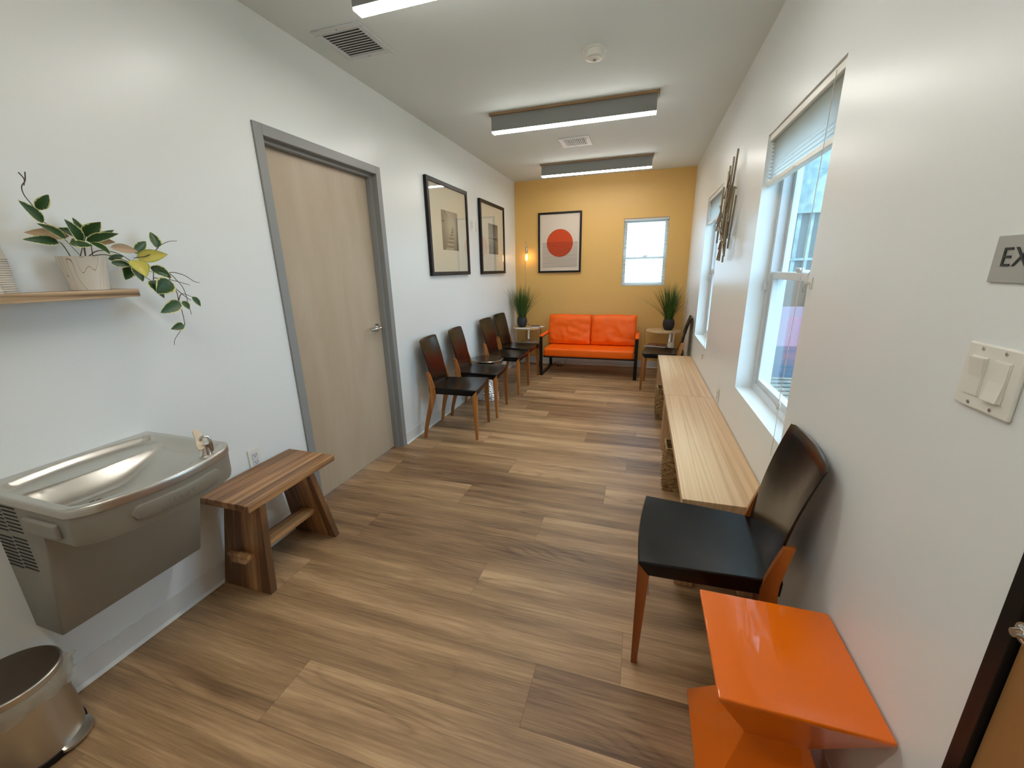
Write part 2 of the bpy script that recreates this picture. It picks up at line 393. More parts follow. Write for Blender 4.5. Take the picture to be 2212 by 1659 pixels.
# ------------------------------------------------------------------ room shell
def wall_panel(bm, u0, u1, w0, w1, holes, plane, d0, d1):
    """plane 'x' : coordinates (d,u,w); plane 'y': (u,d,w). faces at d0 (room side) and d1, hole reveals"""
    us = sorted({u0, u1, *[h[0] for h in holes], *[h[1] for h in holes]}); ws = sorted({w0, w1, *[h[2] for h in holes], *[h[3] for h in holes]})
    us = [u for u in us if u0-1e-6 <= u <= u1+1e-6]; ws = [w for w in ws if w0-1e-6 <= w <= w1+1e-6]
    P = (lambda d, u, w: (d, u, w)) if plane == 'x' else (lambda d, u, w: (u, d, w))
    def solid(i, j):
        if i < 0 or j < 0 or i >= len(us)-1 or j >= len(ws)-1: return False
        cu = (us[i]+us[i+1])/2; cw = (ws[j]+ws[j+1])/2
        return not any(h[0] < cu < h[1] and h[2] < cw < h[3] for h in holes)
    def q(*p):
        bm.faces.new([bm.verts.new(a) for a in p])
    for i in range(len(us)-1):
        for j in range(len(ws)-1):
            if not solid(i, j): continue
            a, b, c, d = us[i], us[i+1], ws[j], ws[j+1]
            for dd in (d0, d1): q(P(dd, a, c), P(dd, b, c), P(dd, b, d), P(dd, a, d))
            if not solid(i-1, j): q(P(d0, a, c), P(d1, a, c), P(d1, a, d), P(d0, a, d))
            if not solid(i+1, j): q(P(d0, b, c), P(d1, b, c), P(d1, b, d), P(d0, b, d))
            if not solid(i, j-1): q(P(d0, a, c), P(d1, a, c), P(d1, b, c), P(d0, b, c))
            if not solid(i, j+1): q(P(d0, a, d), P(d1, a, d), P(d1, b, d), P(d0, b, d))
    bmesh.ops.remove_doubles(bm, verts=bm.verts, dist=1e-5)
    bmesh.ops.recalc_face_normals(bm, faces=bm.faces)

W1 = (1.777, 2.666, 0.722, 2.085)
W2 = (3.933, 4.787, 0.716, 2.085)
W3 = (-0.294, 0.294, 1.183, 2.086)
D1 = (1.775, 2.782, -0.02, 2.155)
D2 = (-0.25, 0.722, -0.02, 2.13)

b = bm_new(); wall_panel(b, YN-0.15, YB+0.16, -0.02, ZC, [D1], 'x', XL, XL-0.14); struct('wall_left', b, 'paint')
b = bm_new(); wall_panel(b, YN-0.15, YB+0.16, -0.02, ZC, [W1, W2, D2], 'x', XR, XR+0.18); struct('wall_right', b, 'paint')
b = bm_new(); wall_panel(b, XL, XR, -0.02, ZC, [W3], 'y', YB, YB+0.16); struct('wall_back', b, 'yellow')
b = bm_new(); wall_panel(b, XL, XR, -0.02, ZC, [], 'y', YN, YN-0.15); struct('wall_front', b, 'paint')
b = bm_new(); box(b, XL-0.3, XR+0.3, YN-0.3, YB+0.3, ZC, ZC+0.25); struct('ceiling', b, 'ceil')

# floor: one mesh of vinyl planks, rows along x
b = bm_new()
lay = b.loops.layers.float_vector.new('plankco'); lay2 = b.loops.layers.float_vector.new('plankedge'); lid = b.loops.layers.float.new('plankid')
PWD, PLN = 0.2325, 1.58
joints = {0: -1.14, 1: -0.294, 2: 0.013, 3: -0.67, 4: -1.465, 5: -0.48, 6: -1.05, 7: -0.15, 8: -0.86, 9: -0.03, 10: -1.237, 11: -0.395, 12: -1.55, 13: -0.85, 14: -1.12, 15: -0.29, 16: 0.3, 17: -0.7}
fx0, fx1, fy0, fy1 = XL-0.15, XR+0.2, YN-0.15, YB+0.16
for k in range(-12, 25):
    y0 = 0.683+PWD*k; y1 = y0+PWD
    if y1 < fy0 or y0 > fy1: continue
    ya, yb_ = max(y0, fy0), min(y1, fy1)
    j = joints.get(k, -1.5+rnd.random()*PLN)
    xs = [fx0]+[x for x in [j-2*PLN, j-PLN, j, j+PLN, j+2*PLN] if fx0 < x < fx1]+[fx1]
    for xa, xb in zip(xs, xs[1:]):
        ofs = Vector((rnd.random()*40, rnd.random()*40, 0)); pid = rnd.random()
        vs = [b.verts.new(p) for p in ((xa, ya, 0), (xb, ya, 0), (xb, yb_, 0), (xa, yb_, 0))]
        # four slim border quads so distance to the joint interpolates linearly
        e = 0.02
        if xb-xa < 2.5*e or yb_-ya < 2.5*e:
            f = b.faces.new(vs)
            for l in f.loops:
                l[lay] = l.vert.co+ofs; l[lay2] = (0.05, 0.05, 0); l[lid] = pid
            continue
        vi = [b.verts.new(p) for p in ((xa+e, ya+e, 0), (xb-e, ya+e, 0), (xb-e, yb_-e, 0), (xa+e, yb_-e, 0))]
        for idx, f in enumerate([b.faces.new(vi)]+[b.faces.new((vs[i], vs[(i+1) % 4], vi[(i+1) % 4], vi[i])) for i in range(4)]):
            for l in f.loops:
                l[lay] = l.vert.co+ofs; l[lid] = pid
                inner = l.vert in vi
                l[lay2] = (e if inner else 0, e if inner else 0, 0)
fl = obj('floor', b, 'floor'); fl['kind'] = 'structure'
b = bm_new(); box(b, fx0, fx1, fy0, fy1, -0.08, -0.004); o = obj('floor_slab', b, 'dark'); o['kind'] = 'structure'

def baseboard(name, segs):
    b = bm_new()
    for (x0, y0, x1, y1, nx, ny) in segs:
        def pt(s, d, z): return (x0+(x1-x0)*s+nx*d, y0+(y1-y0)*s+ny*d, z)
        prof = [(0, 0.1), (0.005, 0.1), (0.006, 0.012), (0.02, 0.002), (0, 0.002)]
        t = bmesh.new(); a = [t.verts.new(pt(0, d, z)) for d, z in prof]; c = [t.verts.new(pt(1, d, z)) for d, z in prof]
        for i in range(5): t.faces.new((a[i], a[(i+1) % 5], c[(i+1) % 5], c[i]))
        t.faces.new(a); t.faces.new(c[::-1]); bmesh.ops.recalc_face_normals(t, faces=t.faces); merge(b, t)
    return struct(name, b, 'base')
baseboard('baseboard_left', [(XL, YN, XL, D1[0]-0.016, 1, 0), (XL, D1[1]+0.016, XL, YB, 1, 0)])
baseboard('baseboard_right', [(XR, D2[1]+0.002, XR, YB, -1, 0), (XR, YN, XR, D2[0], -1, 0)])
baseboard('baseboard_back', [(XL, YB, XR, YB, 0, -1)])

# ---- door in the left wall
d = sroot('door_1', (XL, 2.28, 0))
b = bm_new()
def frame_side(y0, y1, z0, z1): box(b, XL-0.13, XL+0.012, y0, y1, z0, z1, 0.003)
frame_side(1.760, 1.812, 0, 2.172); frame_side(2.745, 2.797, 0, 2.172)
box(b, XL-0.13, XL+0.012, 1.812, 2.745, 2.118, 2.172, 0.003)
box(b, XL-0.13, XL-0.028, 2.723, 2.746, 0, 2.12, 0.002); box(b, XL-0.13, XL-0.1, 1.81, 1.825, 0, 2.12, 0.002)
box(b, XL-0.13, XL-0.028, 1.812, 2.73, 2.098, 2.12, 0.002)
wpart('door_frame', b, 'grey_metal', d)
b = bm_new(); box(b, XL-0.114, XL-0.07, 1.815, 2.722, 0.008, 2.096, 0.0015)
leaf = wpart('door_leaf', b, 'door_wood', d)
b = bm_new()
hy, hz, hx = 2.655, 1.035, XL-0.07
t = bmesh.new(); bmesh.ops.create_cone(t, cap_ends=True, segments=32, radius1=0.034, radius2=0.031, depth=0.012)
merge(b, t, Matrix.Translation((hx+0.006, hy, hz)) @ Matrix.Rotation(PI/2, 4, 'Y'))
tube(b, [(hx+0.01, hy, hz), (hx+0.05, hy, hz)], 0.011, 12)
tube(b, spline([(hx+0.05, hy+0.008, hz), (hx+0.056, hy-0.03, hz), (hx+0.052, hy-0.08, hz-0.002), (hx+0.045, hy-0.125, hz-0.004)]), [0.011]*16+[0.009]*9, 10)
wpart('door_handle', b, 'chrome', d, 40)

# ---- dark framed door in the right wall
d = sroot('door_2', (XR, 0.23, 0))
b = bm_new()
box(b, XR-0.006, XR+0.1, 0.692, 0.722, 0, 2.13, 0.002); box(b, XR-0.006, XR+0.1, -0.25, -0.22, 0, 2.13, 0.002); box(b, XR-0.006, XR+0.1, -0.22, 0.692, 2.10, 2.13, 0.002)
wpart('door_frame', b, 'black', d)
b = bm_new(); box(b, XR+0.004, XR+0.048, -0.217, 0.689, 0.008, 2.097, 0.0015); wpart('door_leaf', b, 'door_brown', d)
b = bm_new()
hy, hz, hx = 0.612, 0.955, XR+0.004
t = bmesh.new(); bmesh.ops.create_cone(t, cap_ends=True, segments=32, radius1=0.034, radius2=0.03, depth=0.014)
merge(b, t, Matrix.Translation((hx-0.007, hy, hz)) @ Matrix.Rotation(-PI/2, 4, 'Y'))
tube(b, [(hx-0.01, hy, hz), (hx-0.066, hy, hz)], [0.0125, 0.015], 16)
tube(b, [(hx-0.066, hy, hz), (hx-0.078, hy, hz)], [0.007, 0.006], 12)
tube(b, spline([(hx-0.055, hy+0.006, hz), (hx-0.06, hy-0.03, hz), (hx-0.055, hy-0.08, hz-0.003), (hx-0.05, hy-0.12, hz-0.006)]), [0.015]*8+[0.011]*17, 12)
wpart('door_handle', b, 'chrome', d, 40)

# ---- windows
def window(name, W, plane, D, rail, out, f=0.042, s=0.036):
    """W=(u0,u1,w0,w1); D = room-side depth plane of frame; out=+1 direction outwards"""
    u0, u1, w0, w1 = W
    r = sroot(name, ((D, (u0+u1)/2, w0) if plane == 'x' else ((u0+u1)/2, D, w0)))
    def B(b, a0, a1, c0, c1, d0, d1, bev=0.002):
        if plane == 'x': box(b, min(d0, d1), max(d0, d1), a0, a1, c0, c1, bev)
        else: box(b, a0, a1, min(d0, d1), max(d0, d1), c0, c1, bev)
    b = bm_new(); dd = 0.085
    B(b, u0, u0+f, w0, w1, D, D+dd); B(b, u1-f, u1, w0, w1, D, D+dd); B(b, u0+f, u1-f, w0, w0+f, D, D+dd); B(b, u0+f, u1-f, w1-f, w1, D, D+dd)
    wpart('window_frame', b, 'trimwhite', r)
    def sash(z0, z1, d0, nm):
        b = bm_new(); a0, a1 = u0+f-0.004, u1-f+0.004
        B(b, a0, a0+s, z0, z1, d0, d0+0.03); B(b, a1-s, a1, z0, z1, d0, d0+0.03); B(b, a0+s, a1-s, z0, z0+s, d0, d0+0.03); B(b, a0+s, a1-s, z1-s, z1, d0, d0+0.03)
        o = wpart(nm, b, 'trimwhite', r)
        g = bm_new(); B(g, a0+s-0.006, a1-s+0.006, z0+s-0.006, z1-s+0.006, d0+0.013, d0+0.017, 0)
        wpart('pane', g, 'glass', o)
        return o
    sash(w0+f-0.004, rail, D+0.01, 'window_sash')
    sash(rail-s-0.004, w1-f+0.004, D+0.046, 'window_sash')
    b = bm_new(); uc = (u0+u1)/2
    B(b, uc-0.035, uc+0.035, rail, rail+0.012, D+0.012, D+0.045, 0.003); B(b, uc-0.012, uc+0.045, rail+0.01, rail+0.022, D+0.008, D+0.03, 0.004)
    wpart('window_latch', b, 'trimwhite', r)
    return r
r1 = window('window_1', W1, 'x', XR+0.088, 1.40, 1)
window('window_2', W2, 'x', XR+0.088, 1.40, 1)
window('window_3', W3, 'y', YB+0.055, 1.575, 1, 0.026, 0.022)
for W in (W1, W2):
    b = bm_new(); box(b, XR+0.074, XR+0.092, W[1]-0.032, W[1]-0.008, 1.30, 1.345, 0.003)
    s = thing('tilt_latch_block', 'white child safety block on the far jamb of the %s window' % ('near' if W is W1 else 'far'), 'latch', (XR+0.083, W[1]-0.02, 1.30))
    o = wpart('latch_body', b, 'trimwhite', s)

# pleated shades
def pleated(W, near, label):
    y0, y1 = W[0]+0.006, W[1]-0.006; xc = XR+0.032; zt = W[3]; zb = 1.838
    t = thing('pleated_shade', label, 'window shade', (xc, (y0+y1)/2, zt), 0, 'pleated shades in the side windows')
    b = bm_new(); box(b, xc-0.024, xc+0.024, y0, y1, zt-0.032, zt-0.0005, 0.003); wpart('headrail', b, 'plastic', t)
    b = bm_new(); n = 22; pts = []
    for i in range(n+1):
        z = (zt-0.032)+(zb+0.022-(zt-0.032))*i/n; pts.append((xc+(0.012 if i % 2 else -0.012), z))
    vs = [(b.verts.new((x, y0+0.004, z)), b.verts.new((x, y1-0.004, z))) for x, z in pts]
    for a, c in zip(vs, vs[1:]): b.faces.new((a[0], a[1], c[1], c[0]))
    wpart('pleated_fabric', b, 'shade', t)
    b = bm_new(); box(b, xc-0.016, xc+0.016, y0+0.002, y1-0.002, zb, zb+0.022, 0.003)
    br = wpart('bottom_rail', b, 'plastic', t)
    b = bm_new(); box(b, xc-0.028, xc-0.016, (y0+y1)/2-0.03, (y0+y1)/2+0.03, zb-0.004, zb+0.006, 0.002); wpart('pull_tab', b, 'plastic', br)
    b = bm_new(); yc = near
    tube(b, spline([(xc-0.027, yc, zt-0.015), (xc-0.028, yc+0.006, 1.5), (xc-0.03, yc+0.012, 0.9), (xc-0.03, yc+0.012, 0.87)], 6), 0.0014, 6)
    tube(b, spline([(xc-0.03, yc+0.010, 0.86), (xc-0.032, yc-0.004, 0.76), (xc-0.036, yc-0.01, 0.64)], 6), 0.0012, 6)
    cd = wpart('pull_cord', b, 'cord', t)
    b = bm_new(); lathe(b, [(0.004, 0), (0.008, 0.004), (0.008, 0.028), (0.004, 0.034)], xc-0.03, yc+0.012, 0.845, 12); wpart('cord_weight', b, 'plastic', cd, 50)
pleated(W1, 1.868, 'raised off-white pleated shade in the nearer side window')
pleated(W2, 4.01, 'raised off-white pleated shade in the farther side window')

t = thing('cord_tieback', 'small white cord cleat on the wall edge beside the nearer window', 'cleat', (XR, 1.745, 1.37))
b = bm_new(); box(b, XR-0.004, XR-0.0005, 1.735, 1.757, 1.352, 1.392, 0.001); box(b, XR-0.022, XR-0.003, 1.742, 1.75, 1.368, 1.376, 0.002); wpart('cleat_body', b, 'plastic', t)
b = bm_new(); tube(b, spline([(XR-0.016, 1.746, 1.374), (XR-0.016, 1.762, 1.388), (XR-0.003, 1.774, 1.408)], 5), 0.0022, 8); tube(b, spline([(XR-0.016, 1.746, 1.372), (XR-0.020, 1.760, 1.355), (XR-0.010, 1.776, 1.338)], 5), 0.0026, 8)
wpart('knotted_cord', b, 'cord', t)
t = thing('cord_hook', 'tiny metal hook on the wall below the farther side window', 'hook', (XR, 3.96, 0.64))
b = bm_new(); tube(b, [(XR-0.001, 3.97, 0.652), (XR-0.02, 3.97, 0.652), (XR-0.02, 3.935, 0.652), (XR-0.02, 3.93, 0.625)], 0.004, 8); wpart('hook_bar', b, 'chrome', t)

# mini blind in the back window
t = thing('mini_blind', 'white horizontal mini blind lowered over the small back window', 'window blind', (0, YB+0.03, W3[3]))
b = bm_new(); box(b, W3[0]+0.004, W3[1]-0.004, YB+0.012, YB+0.04, W3[3]-0.028, W3[3]-0.0005, 0.002); wpart('headrail', b, 'trimwhite', t)
b = bm_new(); box(b, W3[0]+0.004, W3[1]-0.004, YB+0.018, YB+0.034, W3[2]+0.004, W3[2]+0.016, 0.002); wpart('bottom_rail', b, 'trimwhite', t)
z = W3[2]+0.03; k = 0
while z < W3[3]-0.035:
    b = bm_new(); hw, tl = 0.0115, 0.35
    for s in (-1, 1): pass
    c = [(W3[0]+0.006, -hw), (W3[0]+0.006, 0), (W3[0]+0.006, hw)]
    x0, x1 = W3[0]+0.006, W3[1]-0.006
    rows = []
    for q_, lift in ((-1, 0), (0, 0.0022), (1, 0)):
        yy = YB+0.026+q_*hw*math.cos(tl); zz = z+q_*hw*math.sin(tl)+lift
        rows.append((b.verts.new((x0, yy, zz)), b.verts.new((x1, yy, zz))))
    for a, c2 in zip(rows, rows[1:]): b.faces.new((a[0], a[1], c2[1], c2[0]))
    wpart('slat', b, 'slat', t, 60)
    z += 0.0215; k += 1
b = bm_new()
for x in (-0.2, 0.2):
    tube(b, [(x, YB+0.012, W3[2]+0.01), (x, YB+0.012, W3[3]-0.03)], 0.0008, 5)
wpart('ladder_cord', b, 'cord', t)
b = bm_new(); tube(b, [(-0.245, YB+0.006, W3[3]-0.02), (-0.25, YB+0.006, W3[3]-0.09)], 0.0015, 6); tube(b, [(-0.25, YB+0.006, W3[3]-0.09), (-0.25, YB+0.006, W3[3]-0.105)], 0.004, 8); tube(b, [(-0.25, YB+0.006, W3[3]-0.105), (-0.262, YB+0.006, W3[3]-0.33)], 0.0025, 8)
wpart('tilt_wand', b, 'grey_metal', t)
#SPLIT1

def text_mesh(body, size, depth, spacing=1.0):
    cu = bpy.data.curves.new('lettering', 'FONT'); cu.body = body; cu.size = size; cu.extrude = depth; cu.align_x = 'LEFT'; cu.space_character = spacing
    o = bpy.data.objects.new('lettering', cu); C.objects.link(o)
    dg = bpy.context.evaluated_depsgraph_get(); me = bpy.data.meshes.new_from_object(o.evaluated_get(dg))
    bpy.data.objects.remove(o); bpy.data.curves.remove(cu)
    return me

# ------------------------------------------------------------------ ceiling fixtures
def make_light(y, label):
    t = thing('linear_ceiling_light', label, 'ceiling light', (-0.6275, y, ZC), 0, 'grey linear ceiling lights with wood backing')
    b = bm_new(); box(b, -0.652, 0.664, -0.022, 0.085, -0.016, -0.0005, 0.001); obj('mounting_board', b, 'light_wood', t)
    b = bm_new(); box(b, -0.640, 0.648, 0.0, 0.066, -0.127, -0.016, 0.0015); h = obj('housing', b, 'fixture', t)
    b = bm_new(); box(b, -0.638, 0.646, 0.003, 0.063, -0.1365, -0.127, 0.001); obj('diffuser', b, 'diffuser', t)
    b = bm_new(); box(b, 0.649, 0.658, 0.015, 0.058, -0.045, -0.017, 0.001); obj('end_bracket', b, 'trimwhite', t)
    return t
l2 = make_light(3.553, 'lit linear ceiling light in the middle, nearer side of the small vent')
dup(l2, (-0.6275, 1.815, ZC), 0, 'lit linear ceiling light at the top edge, closest to the louvred return vent', 'grey linear ceiling lights with wood backing')
dup(l2, (-0.6275, 0.060, ZC), 0, 'unseen linear ceiling light added to brighten the near end, continuing the row', 'grey linear ceiling lights with wood backing')  # added unseen lamp: near end too dark; twin basin highlights suggest it
dup(l2, (-0.6275, 5.325, ZC), 0, 'lit linear ceiling light nearest the yellow wall', 'grey linear ceiling lights with wood backing')

def vent(x0, x1, y0, y1, m, n, along, label):
    t = thing('ceiling_vent', label, 'vent', ((x0+x1)/2, (y0+y1)/2, ZC))
    b = bm_new(); z0, z1 = ZC-0.009, ZC-0.0006
    box(b, x0, x1, y0, y0+m, z0, z1, 0.002); box(b, x0, x1, y1-m, y1, z0, z1, 0.002); box(b, x0, x0+m, y0+m, y1-m, z0, z1, 0.002); box(b, x1-m, x1, y0+m, y1-m, z0, z1, 0.002)
    wpart('vent_frame', b, 'trimwhite', t)
    b = bm_new(); box(b, x0+m, x1-m, y0+m, y1-m, ZC-0.0022, ZC-0.0008); wpart('backing', b, 'ventback', t)
    for i in range(n):
        b = bm_new(); s = (i+0.5)/n
        if along == 'x':
            yc = y0+m+(y1-y0-2*m)*s; w = (y1-y0-2*m)/n*0.44
            hexa(b, [(x0+m, yc-w, ZC-0.0080), (x1-m, yc-w, ZC-0.0080), (x1-m, yc-w+0.002, ZC-0.0075), (x0+m, yc-w+0.002, ZC-0.0075), (x0+m, yc+w-0.002, ZC-0.0035), (x1-m, yc+w-0.002, ZC-0.0035), (x1-m, yc+w, ZC-0.003), (x0+m, yc+w, ZC-0.003)])
        else:
            xc = x0+m+(x1-x0-2*m)*s; w = (x1-x0-2*m)/n*0.28
            box(b, xc-w, xc+w, y0+m, y1-m, ZC-0.0075, ZC-0.003, 0.0005)
        wpart('louvre', b, 'trimwhite', t)
    for (x, y) in (((x0+x1)/2, y0+m/2), ((x0+x1)/2, y1-m/2)):
        b = bm_new(); lathe(b, [(0.004, -0.0105), (0.004, -0.009)], x, y, ZC, 10); wpart('screw', b, 'steel_dull', t)
vent(-1.752, -1.452, 2.120, 2.432, 0.034, 11, 'x', 'large square louvred return vent in the ceiling above the door')
vent(-0.880, -0.577, 4.395, 4.700, 0.045, 12, 'y', 'small ceiling register vent between two linear lights')

t = thing('smoke_detector', 'round white smoke detector on the ceiling', 'smoke detector', (-0.35, 2.82, ZC))
b = bm_new(); lathe(b, [(0.066, -0.0005), (0.068, -0.012), (0.064, -0.014)], seg=48); obj('base_plate', b, 'plastic', t, 40)
b = bm_new(); lathe(b, [(0.059, -0.014), (0.060, -0.034), (0.054, -0.044), (0.034, -0.047), (0.030, -0.052), (0.012, -0.053)], seg=48); h = obj('sensor_dome', b, 'plastic', t, 35)
b = bm_new(); lathe(b, [(0.009, -0.0575), (0.010, -0.053)], seg=20); obj('test_button', b, 'grey_metal', h)

# ------------------------------------------------------------------ framed pictures
def picture(name, plane, u0, u1, w0, w1, fw, dep, label, art):
    """plane 'left': on x=XL facing +x, u=y ; 'back': on y=YB facing -y, u=x"""
    o = thing(name, label, 'picture', ((XL, (u0+u1)/2, (w0+w1)/2) if plane == 'left' else ((u0+u1)/2, YB, (w0+w1)/2)))
    def B(b, a0, a1, c0, c1, d0, d1, bev=0.0015):
        if plane == 'left': box(b, XL+d0, XL+d1, a0, a1, c0, c1, bev)
        else: box(b, a0, a1, YB-d1, YB-d0, c0, c1, bev)
    b = bm_new(); B(b, u0, u0+fw, w0, w1, 0.001, dep); B(b, u1-fw, u1, w0, w1, 0.001, dep); B(b, u0+fw, u1-fw, w0, w0+fw, 0.001, dep); B(b, u0+fw, u1-fw, w1-fw, w1, 0.001, dep)
    wpart('frame', b, 'blackwood', o)
    b = bm_new(); B(b, u0+fw*0.7, u1-fw*0.7, w0+fw*0.7, w1-fw*0.7, 0.003, dep*0.55, 0); art(o, B, b)
    return o

def photo_mat(name, kind):
    m = bpy.data.materials.new(name); m.use_nodes = True
    nt = m.node_tree; N = nt.nodes; L = nt.links; b = N['Principled BSDF']; b.inputs['Roughness'].default_value = 0.6
    a = N.new('ShaderNodeAttribute'); a.attribute_name = 'shade'
    cr = N.new('ShaderNodeValToRGB'); e = cr.color_ramp.elements; e[0].color = srgb(28, 27, 24); e[1].color = srgb(205, 200, 184)
    L.new(a.outputs['Fac'], cr.inputs['Fac']); L.new(cr.outputs['Color'], b.inputs['Base Color'])
    return m
M['mono'] = photo_mat('black_and_white_print', 0)

def mono_print(o, x, y0, y1, z0, z1, fn, nu=60, nv=80):
    """photographic print as a fine grid; tone per vertex comes from the printed image fn(u,v)"""
    b = bm_new(); vs = [[b.verts.new((x, y0+(y1-y0)*i/nu, z0+(z1-z0)*j/nv)) for i in range(nu+1)] for j in range(nv+1)]
    for j in range(nv):
        for i in range(nu): b.faces.new((vs[j][i], vs[j][i+1], vs[j+1][i+1], vs[j+1][i]))
    vals = [fn(i/nu, j/nv) for j in range(nv+1) for i in range(nu+1)]
    p = wpart('photo_print', b, 'mono', o)
    at = p.data.attributes.new('shade', 'FLOAT', 'POINT')
    for i, v in enumerate(vals): at.data[i].value = max(0, min(1, v))
    return p
def pier(u, v):
    g = 0.42+0.42*math.exp(-((u-0.62)**2*6+(v-0.62)**2*5))-0.25*abs(u-0.5)
    if v > 0.82 and u < 0.5: g -= 0.15*math.sin(u*20+v*30)*(v-0.8)*5
    if v < 0.62:
        w = 0.03+(0.62-v)*0.62; c = 0.68-(0.62-v)*0.42
        if abs(u-c) < w*0.62:
            k = (0.66-v)**0.55; g = 0.62 if math.sin(k*75) > -0.15 else 0.26
        else: g -= 0.18*(0.62-v)+0.02*math.sin(v*120)
    if abs(v-0.72) < 0.02 and u < 0.14: g = 0.1
    return g
def lake(u, v):
    g = 0.62-0.5*abs(v-0.5)-0.22*u
    if abs(v-0.515) < 0.012+max(0, u-0.5)*0.10: g = 0.06
    if abs(v-0.47) < max(0, u-0.7)*0.12: g = 0.15
    if v < 0.45: g -= 0.08*(math.sin(v*160) > 0)
    return g
def art_photo(img):
    y0, y1, z0, z1, fn = img
    def f(o, B, b):
        p = wpart('mount_board', b, 'mountboard', o)
        mono_print(o, XL+0.0185, y0, y1, z0, z1, fn)
        g = bm_new(); lx = o.location; return_w = None
        B(g, PW[0]+0.028, PW[1]-0.028, PW[2]+0.028, PW[3]-0.028, 0.0225, 0.0240, 0); wpart('glazing', g, 'picture_glass', o)
    return f
M['mountboard'] = mat('cream_mount_board', srgb(226, 220, 202), 0.8)
PW = (3.446, 4.330, 1.402, 2.252)
picture('framed_photograph', 'left', *PW, 0.036, 0.032, 'black framed pier photograph in a wide mount, hung nearer the door', art_photo((3.715, 4.075, 1.643, 2.006, pier)))
PW = (4.698, 5.580, 1.398, 2.246)
picture('framed_photograph', 'left', *PW, 0.036, 0.032, 'black framed lake photograph in a wide mount, hung nearer the yellow wall', art_photo((4.975, 5.325, 1.640, 2.001, lake)))

M['sunprint'] = noisy('orange_ink_disc', srgb(196, 62, 8), srgb(206, 74, 14), 60, 0.7)
M['poster'] = mat('beige_poster_paper', srgb(216, 202, 186), 0.75)
M['ink'] = mat('thin_printed_ink', srgb(48, 34, 32), 0.7)
def art_sun(o, B, b):
    p = wpart('poster_sheet', b, 'poster', o)
    b = bm_new(); t = bmesh.new(); bmesh.ops.create_circle(t, cap_ends=True, segments=96, radius=0.193)
    merge(b, t, Matrix.Translation((-1.190, YB-0.0182, 1.803)) @ Matrix.Rotation(PI/2, 4, 'X')); wpart('printed_orange_disc', b, 'sunprint', p)
    b = bm_new(); z = 1.808
    for i in range(21):
        box(b, -1.452+0.004*rnd.random(), -0.928-0.004*rnd.random(), YB-0.0189, YB-0.0185, z, z+0.0040); z -= 0.0171
    wpart('printed_lines', b, 'ink', p)
picture('sun_poster', 'back', -1.511, -0.876, 1.389, 2.227, 0.026, 0.030, 'black framed poster of an orange disc over thin lines', art_sun)

# ------------------------------------------------------------------ wall plates
def outlet(name, label, plane, y, z, w=0.07, h=0.114, kind='duplex'):
    x = XL if plane == 'left' else XR; s = 1 if plane == 'left' else -1
    t = thing(name, label, 'outlet', (x, y, z))
    b = bm_new(); xa, xb = sorted((x+s*0.0008, x+s*0.006)); box(b, xa, xb, y-w/2, y+w/2, z-h/2, z+h/2, 0.0018); wpart('cover_plate', b, 'plastic', t)
    if kind == 'duplex':
        b = bm_new(); xa, xb = sorted((x+s*0.006, x+s*0.0078)); box(b, xa, xb, y-0.0165, y+0.0165, z-0.034, z+0.034, 0.001); rc = wpart('receptacle', b, 'trimwhite', t)
        xa, xb = sorted((x+s*0.0078, x+s*0.0083))
        for dz in (-0.019, 0.019):
            for q in ((y-0.008, y-0.0055, z+dz-0.002, z+dz+0.006), (y+0.0055, y+0.008, z+dz-0.002, z+dz+0.006), (y-0.002, y+0.002, z+dz-0.009, z+dz-0.005)):
                b = bm_new(); box(b, xa, xb, *q); wpart('slot', b, 'dark', rc)
    return t
outlet('power_outlet', 'white duplex power outlet on the wall just behind the low wooden bench', 'left', 1.422, 0.522)
outlet('power_outlet', 'white outlet plate on the wall between the two framed photographs', 'left', 4.489, 1.936)
outlet('wall_plate', 'white blank plate beside the edge of the lake photograph frame', 'left', 4.640, 1.930, kind='blank')
outlet('power_outlet', 'white outlet plate on the window wall just above the long pale bench', 'right', 3.14, 0.525)

t = thing('light_switch', 'white double rocker light switch plate under the EXIT sign', 'light switch', (XR, 0.877, 1.243))
b = bm_new(); box(b, XR-0.0075, XR-0.0006, 0.816, 0.938, 1.186, 1.300, 0.003); wpart('cover_plate', b, 'plastic', t)
for yc, dirn in ((0.902, 1), (0.853, -1)):
    b = bm_new(); zc = 1.243; x0 = XR-0.0075
    box(b, x0-0.0012, x0, yc-0.0175, yc+0.0175, zc-0.035, zc+0.035, 0.0006); fr_ = wpart('switch_bezel', b, 'plastic', t)
    b = bm_new(); hi, lo = (0.0065, 0.0015)
    zt, zb_, = zc+0.033, zc-0.033
    dt, db = (hi, lo) if dirn > 0 else (lo, hi)
    strip(b, [(x0-0.001, zb_), (x0-0.001-db, zb_), (x0-0.0028, zc), (x0-0.001-dt, zt), (x0-0.001, zt)], yc-0.0155, yc+0.0155); wpart('rocker', b, 'plastic', t)
for y in (0.902, 0.853):
    for z in (1.291, 1.195):
        b = bm_new(); tt = bmesh.new(); bmesh.ops.create_cone(tt, cap_ends=True, segments=14, radius1=0.0035, radius2=0.003, depth=0.001)
        merge(b, tt, Matrix.Translation((XR-0.0081, y, z)) @ Matrix.Rotation(-PI/2, 4, 'Y')); wpart('screw', b, 'steel', t)

